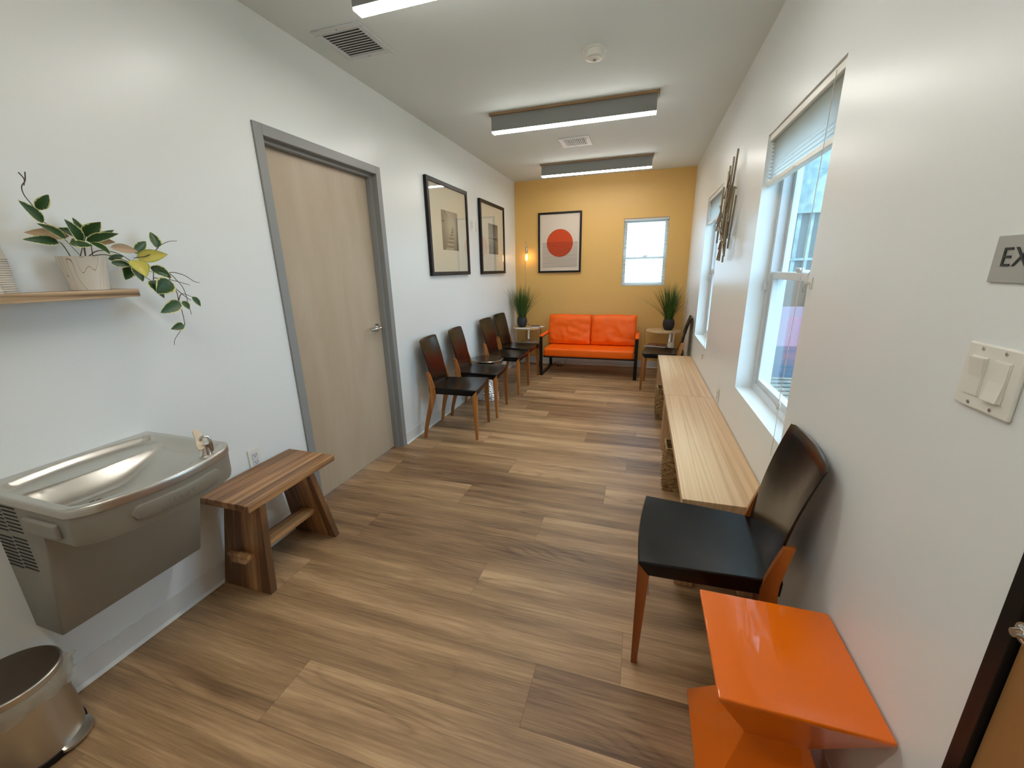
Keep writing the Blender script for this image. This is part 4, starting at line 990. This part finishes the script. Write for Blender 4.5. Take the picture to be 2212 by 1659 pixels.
# ------------------------------------------------------------------ leather chairs
def make_chair(wood_m, label):
    t = thing('leather_side_chair', label, 'chair', (0, 0, 0), 0, 'black leather side chairs')
    # seat
    b = bm_new(); t2 = bmesh.new(); nu, nv = 14, 14; top = []
    xr, xf = -0.195, 0.238
    def hw(s): return 0.178+(0.222-0.178)*s**0.8
    def zs(s, q): return 0.458-0.012*math.sin(PI*min(1, s*1.0))*(1-q*q)+0.004*q*q*(1-s)-0.004*s
    for i in range(nu+1):
        s = i/nu; row = []
        for j in range(nv+1):
            q = -1+2*j/nv; bow = 0.012*(1-q*q)*s-0.02*(1-q*q)*(1-s)
            row.append(t2.verts.new((xr+(xf-xr)*s+bow, q*hw(s), zs(s, q))))
        top.append(row)
    for i in range(nu):
        for j in range(nv): t2.faces.new((top[i][j], top[i+1][j], top[i+1][j+1], top[i][j+1]))
    loop = [top[0][j] for j in range(nv+1)]+[top[i][nv] for i in range(1, nu+1)]+[top[nu][j] for j in range(nv-1, -1, -1)]+[top[i][0] for i in range(nu-1, 0, -1)]
    def ringat(dz, inset, extra=0):
        out = []
        for v in loop:
            x, y, z = v.co; k = 1-inset/0.22
            zz = 0.452 if dz is None else z+dz
            out.append(t2.verts.new((x*k+0.02*(1-k), y*k, zz)))
        return out
    r1 = ringat(-0.004, -0.003); r2 = ringat(-0.010, -0.004); 
    r3 = []
    for v in loop:
        x, y, z = v.co; k = 1.012
        # side skirts: deeper at the sides than at the front centre
        r3.append(t2.verts.new((x*k, y*k, 0.402+(0.012*(1-(y/0.222)**2) if x > 0.2 else 0))))
    prev = loop
    for rg in (r1, r2, r3):
        for i in range(len(loop)): t2.faces.new((prev[i], prev[(i+1) % len(loop)], rg[(i+1) % len(loop)], rg[i]))
        prev = rg
    t2.faces.new(prev[::-1]); bmesh.ops.recalc_face_normals(t2, faces=t2.faces); merge(b, t2)
    obj('seat', b, 'leather', t, 50)
    # backrest
    b = bm_new(); t2 = bmesh.new(); nu, nv = 16, 12; F = []; K = []
    for i in range(nu+1):
        s = i/nu; z = 0.440+(0.872-0.440)*s; x = -0.150-0.088*s-0.012*math.sin(PI*s)*-1; h = 0.178+0.016*s
        th = 0.024-0.008*s
        rf = []; rb = []
        for j in range(nv+1):
            q = -1+2*j/nv; sag = -0.022*(1-q*q)*(0.5+0.5*s); e = (abs(q)**6)*0.006; zz = z-0.010*(s**8)*(abs(q)**8)
            rf.append(t2.verts.new((x+sag-e, q*h, zz))); rb.append(t2.verts.new((x+sag-th+e, q*h, zz)))
        F.append(rf); K.append(rb)
    for i in range(nu):
        for j in range(nv):
            t2.faces.new((F[i][j], F[i][j+1], F[i+1][j+1], F[i+1][j])); t2.faces.new((K[i][j], K[i+1][j], K[i+1][j+1], K[i][j+1]))
        t2.faces.new((F[i][0], F[i+1][0], K[i+1][0], K[i][0])); t2.faces.new((F[i][nv], K[i][nv], K[i+1][nv], F[i+1][nv]))
    tm = []
    for j in range(nv+1):
        p = (F[nu][j].co+K[nu][j].co)/2; tm.append(t2.verts.new((p.x, p.y*1.004, p.z+0.006)))
    for j in range(nv):
        t2.faces.new((F[nu][j], F[nu][j+1], tm[j+1], tm[j])); t2.faces.new((tm[j], tm[j+1], K[nu][j+1], K[nu][j])); t2.faces.new((F[0][j], K[0][j], K[0][j+1], F[0][j+1]))
    t2.faces.new((F[nu][0], tm[0], K[nu][0])); t2.faces.new((F[nu][nv], K[nu][nv], tm[nv]))
    bmesh.ops.recalc_face_normals(t2, faces=t2.faces); merge(b, t2)
    obj('backrest', b, 'leather', t, 45)
    for s in (1, -1):
        # front leg with mitred top at the seat corner
        X0, Yo = 0.243, 0.2265
        t2 = bmesh.new(); P = lambda x, y, z: t2.verts.new((x, s*y, z))
        w, wb = 0.040, 0.021
        v = [P(X0, Yo, 0.0), P(X0-wb, Yo, 0.0), P(X0-wb, Yo-wb, 0.0), P(X0, Yo-wb, 0.0), P(X0, Yo, 0.448), P(X0-w, Yo, 0.400), P(X0-w, Yo-w, 0.400), P(X0, Yo-w, 0.400)]
        for f in ((0, 1, 2, 3), (0, 4, 5, 1), (1, 5, 6, 2), (2, 6, 7, 3), (3, 7, 4, 0), (4, 5, 6), (4, 6, 7)): t2.faces.new([v[i] for i in f])
        bmesh.ops.recalc_face_normals(t2, faces=t2.faces); bm = bm_new(); merge(bm, t2); obj('front_leg', bm, wood_m, t)
        # sabre rear leg running up beside the backrest
        prof = [(0.0, -0.248, 0.026, 0.236), (0.10, -0.233, 0.031, 0.228), (0.20, -0.210, 0.037, 0.219), (0.30, -0.182, 0.045, 0.210), (0.38, -0.163, 0.050, 0.204), (0.42, -0.160, 0.050, 0.201), (0.46, -0.164, 0.045, 0.199), (0.53, -0.178, 0.038, 0.200), (0.60, -0.194, 0.030, 0.200)]
        t2 = bmesh.new(); rows = []; th = 0.022
        for z, x, w, y in prof:
            k = 0.0195 if z < 0.4 else 0.0175
            rows.append([t2.verts.new((x-w/2, s*y, z)), t2.verts.new((x+w/2, s*y, z-(0.006 if z == 0.60 else 0))), t2.verts.new((x+w/2, s*(y-k), z-(0.006 if z == 0.60 else 0))), t2.verts.new((x-w/2, s*(y-k), z))])
        for a, c in zip(rows, rows[1:]):
            for q in range(4): t2.faces.new((a[q], a[(q+1) % 4], c[(q+1) % 4], c[q]))
        t2.faces.new(rows[0]); t2.faces.new(rows[-1]); bmesh.ops.recalc_face_normals(t2, faces=t2.faces); bm = bm_new(); merge(bm, t2)
        obj('rear_leg', bm, wood_m, t, 25)
    return t
G = 'black leather side chairs'
ch = make_chair('chair_wood', 'black leather chair on the left wall nearest the door')
ch.location = (-1.566, 3.235, 0); ch.rotation_euler = (0, 0, math.radians(7))
dup(ch, (-1.570, 3.80, 0), math.radians(5), 'black leather chair just in front of the hammered metal table, second from the door', G)
dup(ch, (-1.562, 4.63, 0), 0.0, 'black leather chair just beyond the hammered metal table, third from the door', G)
dup(ch, (-1.572, 5.160, 0), math.radians(-3), 'black leather chair in the corner row, nearest the orange sofa', G)
dup(ch, (0.304, 5.142, 0), math.radians(180-5), 'black leather chair at the far end of the long pale bench', G)
c2 = make_chair('chair_wood_red', 'large foreground black leather chair beside the orange table')
c2.location = (0.302, 1.465, 0); c2.rotation_euler = (0, 0, math.radians(180-3.5))

# ------------------------------------------------------------------ hammered drum table
t = thing('hammered_metal_table', 'hourglass table of hammered silver metal between the left chairs', 'side table', (-1.652, 4.235, 0))
b = bm_new(); lathe(b, [(0.150, 0.0), (0.156, 0.004), (0.152, 0.020), (0.135, 0.07), (0.108, 0.13), (0.075, 0.185), (0.060, 0.225), (0.066, 0.265), (0.095, 0.315), (0.135, 0.36), (0.170, 0.405), (0.183, 0.435)], seg=64); obj('drum_body', b, 'hammered', t, 60)
b = bm_new(); lathe(b, [(0.183, 0.435), (0.190, 0.438), (0.191, 0.462), (0.186, 0.468), (0.10, 0.468), (0.001, 0.468)], seg=64, cap_t=False); obj('table_top', b, mat('polished_silver_top', srgb(150, 142, 132), 0.22, metal=1.0, bump=(30, 0.08, 0.003)), t, 40)

# ------------------------------------------------------------------ orange sofa
t = thing('orange_sofa', 'orange leather two-seat sofa with black bar frame against the yellow wall', 'sofa', (-0.655, 5.74, 0))
def cushion(x0, x1, y0, y1, z0, z1, puff, seed, tilt=0.0, wr=0.006, nx=40, nz=26, name='cushion', bulge=0.0):
    b = bm_new(); t2 = bmesh.new(); bmesh.ops.create_cube(t2, size=2.0)
    bmesh.ops.subdivide_edges(t2, edges=t2.edges, cuts=23, use_grid_fill=True)
    cx, cy, cz = (x0+x1)/2, (y0+y1)/2, (z0+z1)/2; hx, hy, hz = (x1-x0)/2, (y1-y0)/2, (z1-z0)/2
    for v in t2.verts:
        x, y, z = v.co
        # rounded box by p-norm
        def rc(a, k): return math.copysign(abs(a)**k, a)
        e = 0.0
        X, Y, Z = x, y, z
        m = 0.10
        X = x*(1-0.05*(y*y+z*z)*0.5*m*10*0.25); Z = z*(1-0.05*(x*x)*0.3)
        Y = y*(1-0.30*max(0, abs(x)-0.75)/0.25*1.0*0.8)*(1-0.35*max(0, abs(z)-0.75)/0.25)*(1+puff*(1-x*x)*(1-z*z))
        X *= 1-0.04*abs(y)**3; Z *= 1-0.05*abs(y)**3
        p = Vector((cx+X*hx, cy+Y*hy, cz+Z*hz))
        nn = noise.noise(Vector((p.x*9+seed, p.z*14, p.y*6)))*0.6+noise.noise(Vector((p.x*22+seed*3, p.z*9+p.x*12, 2.1)))*0.4
        p.y += nn*wr*(1 if y < 0 else 0.2)*2; p.z += noise.noise(Vector((p.x*6+seed, p.y*8, 5)))*wr*0.8
        p.y += tilt*(p.z-z0)
        v.co = p
    merge(b, t2); return b
b = cushion(-1.262, -0.050, 5.385, 5.98, 0.272, 0.385, 0.0, 3, wr=0.0015)
t3 = bmesh.new(); t3.free() if False else None
b.free(); b = bm_new(); box(b, -1.258, -0.052, 5.386, 5.98, 0.272, 0.384, 0.028, 5); wpart('seat_cushion', b, 'orange_lea', t, 60)
for x0, x1, sd in ((-1.272, -0.662, 3.0), (-0.656, -0.040, 8.0)):
    b = cushion(x0, x1, 5.72, 5.86, 0.388, 0.805, 0.12, sd, 0.22, 0.012); o = wpart('back_cushion', b, 'orange_lea', t, 80)
for x, nm in ((-1.288, 'L'), (-0.022, 'R')):
    b = bm_new(); w = 0.021
    box(b, x-w, x+w, 5.372, 5.384, 0.001, 0.548, 0.001); box(b, x-w, x+w, 5.384, 6.02, 0.001, 0.013, 0.001); box(b, x-w, x+w, 6.02, 6.032, 0.001, 0.548, 0.001); box(b, x-w, x+w, 5.384, 6.02, 0.536, 0.548, 0.001)
    wpart('side_frame', b, 'black', t)
    b = bm_new(); box(b, x-w-0.003, x+w+0.003, 5.368, 5.96, 0.5485, 0.566, 0.004); wpart('arm_pad', b, 'orange_lea', t)
b = bm_new(); box(b, -1.267, -0.043, 5.42, 5.45, 0.252, 0.2715); box(b, -1.267, -0.043, 5.93, 5.96, 0.252, 0.2715); box(b, -1.267, -0.043, 6.0, 6.02, 0.40, 0.43); wpart('seat_rail', b, 'black', t)

# ------------------------------------------------------------------ round side tables
def make_table(label):
    t = thing('round_side_table', label, 'side table', (0, 0, 0), 0, 'round side tables flanking the sofa')
    b = bm_new(); lathe(b, [(0.222, 0.590), (0.226, 0.593), (0.226, 0.604), (0.222, 0.607)], seg=64); obj('table_top', b, 'table_wood', t, 30)
    b = bm_new(); lathe(b, [(0.206, 0.352), (0.208, 0.354), (0.208, 0.362), (0.206, 0.364)], seg=64); obj('lower_shelf', b, 'table_wood', t, 30)
    for k in range(3):
        a = math.radians(180+120*k+2); c, s = math.cos(a), math.sin(a)
        b = bm_new(); p = spline([(0.215*c, 0.215*s, 0.618), (0.232*c, 0.232*s, 0.616), (0.238*c, 0.238*s, 0.58), (0.228*c, 0.228*s, 0.45), (0.214*c, 0.214*s, 0.36), (0.212*c, 0.212*s, 0.2), (0.222*c, 0.222*s, 0.004)], 6)
        t2 = bmesh.new(); rows = []; sd = Vector((-s, c, 0))*0.013; nm = Vector((c, s, 0))
        for i, q in enumerate(p):
            d = (p[min(i+1, len(p)-1)]-p[max(i-1, 0)]).normalized(); o_ = d.cross(sd.normalized())*0.0022
            rows.append([t2.verts.new(q+sd+o_), t2.verts.new(q-sd+o_), t2.verts.new(q-sd-o_), t2.verts.new(q+sd-o_)])
        for x, y in zip(rows, rows[1:]):
            for kk in range(4): t2.faces.new((x[kk], x[(kk+1) % 4], y[(kk+1) % 4], y[kk]))
        t2.faces.new(rows[0]); t2.faces.new(rows[-1]); bmesh.ops.recalc_face_normals(t2, faces=t2.faces); merge(b, t2)
        obj('leg', b, 'chrome', t, 60)
    return t
tb = make_table('round oak side table with chrome legs, right of the sofa'); tb.location = (0.308, 5.86, 0)
dup(tb, (-1.622, 5.885, 0), math.radians(38), 'round side table with papers on top, left of the sofa', 'round side tables flanking the sofa')

def grass_pot(label, seed, lim):
    R = random.Random(seed)
    t = thing('potted_grass', label, 'plant', (0, 0, 0), 0, 'potted grasses on the side tables')
    b = bm_new(); lathe(b, [(0.045, 0), (0.052, 0.003), (0.070, 0.04), (0.078, 0.08), (0.074, 0.115), (0.064, 0.148), (0.060, 0.150), (0.057, 0.14)], seg=48); obj('plant_pot', b, 'pot_black', t, 50)
    b = bm_new()
    for i in range(260):
        a = R.random()*2*PI; r0 = 0.045*math.sqrt(R.random()); lean = abs(R.gauss(0.0, 1.0)); lean = min(lean, 2.1)*0.22+0.02
        L_ = R.uniform(0.32, 0.53)*(1-0.1*lean); w = R.uniform(0.0026, 0.0046)
        if R.random() < 0.06: lean = R.uniform(0.5, 0.65); L_ = R.uniform(0.3, 0.42)
        ca, sa = math.cos(a), math.sin(a); n = 7; pv = None
        bend = R.uniform(0.6, 1.6)
        for k in range(n+1):
            s = k/n; rad = r0+lean*L_*2.0*(s*0.65+bend*0.25*s*s); z = 0.135+L_*(s-0.20*lean*s*s)
            p = Vector((max(lim[0], min(lim[1], ca*rad)), min(lim[2], sa*rad), z)); sd = Vector((-sa, ca, 0))*w*(1-s**2*0.95)
            cur = (b.verts.new(p+sd), b.verts.new(p-sd))
            if pv: b.faces.new((pv[0], pv[1], cur[1], cur[0]))
            pv = cur
    o = obj('grass_blades', b, 'blade', t); return t
g = grass_pot('grass in a matte black pot on the right-hand side table, by the window wall', 3, (-1, 0.196, 0.285)); g.location = (0.372, 5.87, 0.6075)
g2 = grass_pot('grass in a matte black pot on the left-hand side table, in front of the floor lamp', 8, (-0.165, 1, 0.285)); g2.location = (-1.698, 5.87, 0.6075)

# things on the tables
def slab(name, cat, label, m, cx, cy, z, w, d, h, rz, cover=None, group=None):
    t = thing(name, label, cat, (cx, cy, z), rz, group)
    b = bm_new(); box(b, -w/2, w/2, -d/2, d/2, 0.0003, h, min(0.0015, h*0.3)); obj('pages', b, m, t)
    if cover:
        b = bm_new(); box(b, -w/2-0.001, w/2+0.001, -d/2-0.001, d/2+0.001, h+0.0001, h+0.0012); obj('cover', b, cover, t)
    return t
M['darkcover'] = noisy('dark_magazine_cover', srgb(34, 38, 40), srgb(90, 92, 90), 25, 0.4)
M['browncover'] = noisy('brown_magazine_cover', srgb(120, 80, 60), srgb(176, 140, 112), 18, 0.4)
M['palecover'] = noisy('pale_magazine_cover', srgb(176, 160, 150), srgb(206, 196, 188), 14, 0.4)
slab('paper_sheet', 'paper', 'white paper sheet at the front edge of the left side table', 'paper', -1.640, 5.71, 0.6078, 0.21, 0.12, 0.002, 0.12)
slab('paper_sheet', 'paper', 'white paper overhanging the right edge of the left side table', 'paper', -1.460, 5.90, 0.6078, 0.15, 0.20, 0.002, -0.15)
slab('booklet', 'booklet', 'dark booklet lying on the papers of the left side table', 'paper', -1.505, 5.93, 0.6105, 0.13, 0.15, 0.006, 0.3, 'darkcover')
slab('magazine', 'magazine', 'dark magazine on the lower shelf of the left side table', 'paper', -1.60, 5.86, 0.3645, 0.20, 0.26, 0.006, 0.4, 'darkcover')
slab('magazine', 'magazine', 'pale magazine laid across the dark one under the left side table', 'paper', -1.58, 5.88, 0.3722, 0.19, 0.25, 0.004, -0.5, 'palecover')
slab('magazine', 'magazine', 'lowest magazine in the pile under the right side table', 'paper', 0.235, 5.84, 0.3645, 0.22, 0.27, 0.012, 1.35, 'palecover')
slab('magazine', 'magazine', 'dark magazine in the middle of the pile under the right side table', 'paper', 0.240, 5.84, 0.3780, 0.21, 0.27, 0.010, 1.45, 'darkcover')
slab('magazine', 'magazine', 'brown magazine topmost of the pile under the right side table', 'paper', 0.245, 5.85, 0.3895, 0.21, 0.27, 0.012, 1.25, 'browncover')
b = bm_new(); lathe(b, [(0.02, 0.0), (0.034, 0.01), (0.044, 0.03), (0.047, 0.048), (0.044, 0.068), (0.034, 0.086), (0.02, 0.094), (0.004, 0.096)], seg=32)
o = obj('round_ornament', b, 'plastic', None, 60); o.location = (0.415, 5.78, 0.3645); tag(o, 'small round white ornament on the lower shelf of the right side table', 'ornament')

# ------------------------------------------------------------------ floor lamp and cord
lx, ly = -1.700, 6.08
t = thing('floor_lamp', 'slim floor lamp with one glowing filament bulb in the yellow corner', 'floor lamp', (lx, ly, 0))
b = bm_new(); lathe(b, [(0.085, 0.001), (0.086, 0.012), (0.08, 0.016), (0.008, 0.018)], lx, ly, 0, 40); wpart('lamp_base', b, 'chrome', t, 40)
b = bm_new(); tube(b, spline([(lx, ly, 0.015), (lx+0.003, ly, 0.9), (lx+0.004, ly, 1.70), (lx+0.006, ly, 1.80), (lx+0.017, ly-0.002, 1.842), (lx+0.030, ly-0.004, 1.81), (lx+0.031, ly-0.005, 1.76)], 10), 0.0045, 10); wpart('lamp_pole', b, 'brass', t, 60)
b = bm_new(); lathe(b, [(0.012, 0), (0.0165, 0.004), (0.0165, 0.085), (0.010, 0.094)], lx+0.030, ly-0.006, 1.672, 20); wpart('bulb_socket', b, 'brass', t, 40)
b = bm_new(); lathe(b, [(0.004, 0), (0.014, 0.006), (0.020, 0.020), (0.021, 0.060), (0.017, 0.095), (0.012, 0.108)], lx+0.030, ly-0.006, 1.562, 20); wpart('bulb', b, glass_mat('bulb_glass', (1, 0.93, 0.8, 1), 1.45), t, 60)
b = bm_new()
for k in range(6):
    a = k*PI/3; tube(b, [(lx+0.030+0.008*math.cos(a), ly-0.006+0.008*math.sin(a), 1.576), (lx+0.030+0.006*math.cos(a+.3), ly-0.006+0.006*math.sin(a+.3), 1.655)], 0.0018, 6)
lathe(b, [(0.003, 0), (0.009, 0.003), (0.003, 0.008)], lx+0.030, ly-0.006, 1.572, 12)
wpart('filament', b, 'bulb', t)
b = bm_new(); R = random.Random(4)
pts = [(-1.62, 6.05, 0.006), (-1.5, 6.02, 0.006), (-1.36, 5.99, 0.007), (-1.22, 6.04, 0.030), (-1.15, 5.98, 0.010), (-1.25, 5.93, 0.03), (-1.17, 6.02, 0.055), (-1.10, 5.96, 0.008), (-1.24, 5.98, 0.012), (-1.18, 5.92, 0.04), (-1.08, 6.0, 0.01), (-1.06, 6.13, 0.08), (-1.06, 6.155, 0.14)]
tube(b, spline(pts, 8), 0.0035, 6); o = wpart('power_cord', b, 'blackcord', t, 60); o['label'] = 'tangled black cord on the floor'
# ------------------------------------------------------------------ long pale benches and baskets
def make_bench(label):
    t = thing('parsons_bench', label, 'bench', (0, 0, 0), 0, 'pale ash benches set end to end along the window wall')
    b = bm_new(); box(b, -0.176, 0.176, -0.791, 0.791, 0.418, 0.455, 0.002); obj('bench_top', b, 'ash', t)
    for y in (-0.789, 0.719):
        b = bm_new(); box(b, -0.174, -0.094, y, y+0.07, 0.001, 0.4175, 0.002); obj('leg', b, 'ash_v', t)
        b = bm_new(); box(b, 0.094, 0.174, y, y+0.07, 0.001, 0.4175, 0.002); obj('leg', b, 'ash_v', t)
    b = bm_new(); box(b, -0.166, -0.148, -0.718, 0.718, 0.385, 0.4175, 0.001); box(b, 0.148, 0.166, -0.718, 0.718, 0.385, 0.4175, 0.001)
    obj('apron_rail', b, 'ash_v', t); return t
pb_ = make_bench('long pale ash bench nearer the camera, under the first side window'); pb_.location = (0.402, 2.506, 0)
dup(pb_, (0.400, 4.091, 0), 0, 'long pale ash bench farther away, ending beside the far chair', 'pale ash benches set end to end along the window wall')

def make_basket(label):
    t = thing('seagrass_basket', label, 'basket', (0, 0, 0), 0, 'woven baskets under the pale benches')
    b = bm_new(); t2 = bmesh.new(); nz, hx, hy, H = 26, 0.15, 0.085, 0.30; rings = []
    per = []
    m = 14
    for i in range(m): per.append((-1+2*i/m, -1))
    for i in range(8): per.append((1, -1+2*i/8))
    for i in range(m): per.append((1-2*i/m, 1))
    for i in range(8): per.append((-1, 1-2*i/8))
    def ring(k, s, z, wob):
        out = []
        for i, (px, py) in enumerate(per):
            r = 0.035*((abs(px) > 0.99) and (abs(py) > 0.99))
            bul = 1+0.05*math.sin(PI*z/H)
            w = 0.0045*(1 if (i+k) % 2 else -1)*wob
            x, y = px*hx*s*bul, py*hy*s*bul
            if abs(px) > 0.99 and abs(py) > 0.99: x *= 0.95; y *= 0.93
            l = math.hypot(x, y); out.append(t2.verts.new((x+w*x/l, y+w*y/l, z+0.002*math.sin(i*1.7+k))))
        return out
    for k in range(nz+1): rings.append(ring(k, 1.0, 0.001+H*k/nz, 1))
    rings.append(ring(0, 0.93, H+0.003, 0)); 
    for k in range(6): rings.append(ring(k, 0.90, H-(H-0.02)*(k+1)/6, 0))
    n = len(per)
    for a, c in zip(rings, rings[1:]):
        for i in range(n): t2.faces.new((a[i], a[(i+1) % n], c[(i+1) % n], c[i]))
    t2.faces.new(rings[0][::-1]); t2.faces.new(rings[-1]); bmesh.ops.recalc_face_normals(t2, faces=t2.faces)
    merge(b, t2); obj('woven_body', b, 'weave', t, 30)
    b = bm_new(); tube(b, [(x*hx*0.965, y*hy*0.96, 0.301) for x, y in per], 0.0075, 8, closed=True); obj('rim', b, 'weave', t, 60)
    return t
bk = make_basket('woven seagrass basket under the nearer pale bench'); bk.location = (0.362, 2.665, 0)
dup(bk, (0.352, 4.05, 0), 0.03, 'woven seagrass basket under the farther pale bench', 'woven baskets under the pale benches')

# ------------------------------------------------------------------ orange faceted table
t = thing('faceted_side_table', 'glossy orange faceted hourglass side table in the lower right foreground', 'side table', (0.402, 0.995, 0))
b = bm_new(); t2 = bmesh.new()
def sq(x0, x1, y0, y1, z): return [t2.verts.new(p) for p in ((x0, y0, z), (x1, y0, z), (x1, y1, z), (x0, y1, z))]
R0 = sq(0.238, 0.572, 0.850, 1.198, 0.001); Ra = sq(0.238, 0.572, 0.850, 1.198, 0.012); Rw = sq(0.334, 0.486, 0.930, 1.070, 0.235); Rb = sq(0.2315, 0.574, 0.818, 1.168, 0.452); R1 = sq(0.2315, 0.574, 0.818, 1.168, 0.462)
for a, c in ((R0, Ra), (Ra, Rw), (Rw, Rb), (Rb, R1)):
    for i in range(4): t2.faces.new((a[i], a[(i+1) % 4], c[(i+1) % 4], c[i]))
t2.faces.new(R0[::-1]); t2.faces.new(R1); bmesh.ops.recalc_face_normals(t2, faces=t2.faces)
bmesh.ops.bevel(t2, geom=list(t2.edges), offset=0.0035, segments=3, affect='EDGES', profile=0.5)
bmesh.ops.translate(t2, verts=t2.verts, vec=(-0.402, -0.995, 0)); merge(b, t2)
o = obj('lacquered_body', b, 'orange_gloss', t, 30)

# ------------------------------------------------------------------ outdoors
b = bm_new(); box(b, -30, XL-0.35, -30, 40, -0.3, -0.1); box(b, XR+0.19, 30, -30, 40, -0.3, -0.1); box(b, XL-0.35, XR+0.19, YB+0.17, 40, -0.3, -0.1); struct('ground_outside', b, 'deck')
b = bm_new()
for i in range(14):
    y = 3.6+i*0.19; hexa(b, [(XR+0.3, y, -0.0995), (4.5, y+0.5, -0.0995), (4.5, y+0.54, -0.0995), (XR+0.3, y+0.04, -0.0995), (XR+0.3, y, -0.0985), (4.5, y+0.5, -0.0985), (4.5, y+0.54, -0.0985), (XR+0.3, y+0.04, -0.0985)])
struct('ground_slat_shadows', b, 'slat_shadow')  # slanted dark strips stand in for slat shadows cast across the deck
nb_ = thing('neighbouring_wing', 'pale stucco building wing seen outside through the side windows', 'building', (2.4, 6.45, 0))
b = bm_new(); box(b, 0.80, 7.0, 6.40, 6.75, 2.06, 5.2); box(b, 2.10, 7.0, 6.40, 6.75, -0.1, 2.06); wpart('stucco_wall', b, 'stucco', nb_)
b = bm_new(); box(b, 0.80, 2.10, 6.47, 6.6, 0.88, 2.06); w_ = wpart('panelled_window', b, 'panel', nb_)
b = bm_new()
for x in (1.25, 1.5, 1.7, 1.86, 2.0): box(b, x, x+0.045, 6.44, 6.47, 1.3, 2.06)
box(b, 0.80, 2.10, 6.43, 6.468, 1.48, 1.51); wpart('mullions', b, 'stucco', w_)
b = bm_new(); box(b, 0.80, 2.10, 6.455, 6.469, 0.88, 1.30); wpart('lower_panel', b, 'brownpanel', w_)
b = bm_new(); box(b, 0.80, 2.10, 6.42, 6.6, 0.34, 0.88); wpart('lilac_wainscot', b, 'pinkwall', nb_)
b = bm_new(); box(b, 0.80, 2.10, 6.38, 6.6, -0.1, 0.34); wpart('blue_grey_plinth', b, 'bluegrey', nb_)

# ------------------------------------------------------------------ light, sky, camera
w = bpy.data.worlds.new('sky'); bpy.context.scene.world = w; w.use_nodes = True
bg = w.node_tree.nodes['Background']; bg.inputs['Color'].default_value = (0.50, 0.75, 1.0, 1); bg.inputs['Strength'].default_value = 4.3
sd = bpy.data.lights.new('sun', 'SUN'); sd.energy = 2.0; sd.angle = math.radians(0.6); sd.color = (1.0, 0.95, 0.86)
so = bpy.data.objects.new('sun', sd); C.objects.link(so)
so.rotation_euler = Vector((0.30, 0.45, -0.84)).to_track_quat('-Z', 'Y').to_euler()

yaw, pitch, roll = map(math.radians, (-17.7578709, 15.80261549, -1.26077334)); fpx = 870.163
cy, sy = math.cos(yaw), math.sin(yaw)
Fw = Vector((sy*math.cos(pitch), cy*math.cos(pitch), -math.sin(pitch))); Rt = Vector((cy, -sy, 0)); Up = Rt.cross(Fw)
c_, s_ = math.cos(roll), math.sin(roll)
Rx = c_*Rt+s_*Up; Uy = -s_*Rt+c_*Up
cam = bpy.data.cameras.new('camera'); co = bpy.data.objects.new('camera', cam); C.objects.link(co)
cam.sensor_width = 36.0; cam.lens = fpx/2212*36.0; cam.clip_start = 0.02; cam.clip_end = 200
co.matrix_world = Matrix(((Rx.x, Uy.x, -Fw.x, 0), (Rx.y, Uy.y, -Fw.y, 0), (Rx.z, Uy.z, -Fw.z, 1.44), (0, 0, 0, 1)))
sc = bpy.context.scene; sc.camera = co
sc.view_settings.view_transform = 'Standard'; sc.view_settings.look = 'None'; sc.view_settings.gamma = 1.0
sc.view_settings.exposure = 0.88; sc.view_settings.use_curve_mapping = False
sc.cycles.max_bounces = 10; sc.cycles.diffuse_bounces = 6; sc.cycles.transparent_max_bounces = 16; sc.cycles.sample_clamp_indirect = 6.0
sc.cycles.use_denoising = True
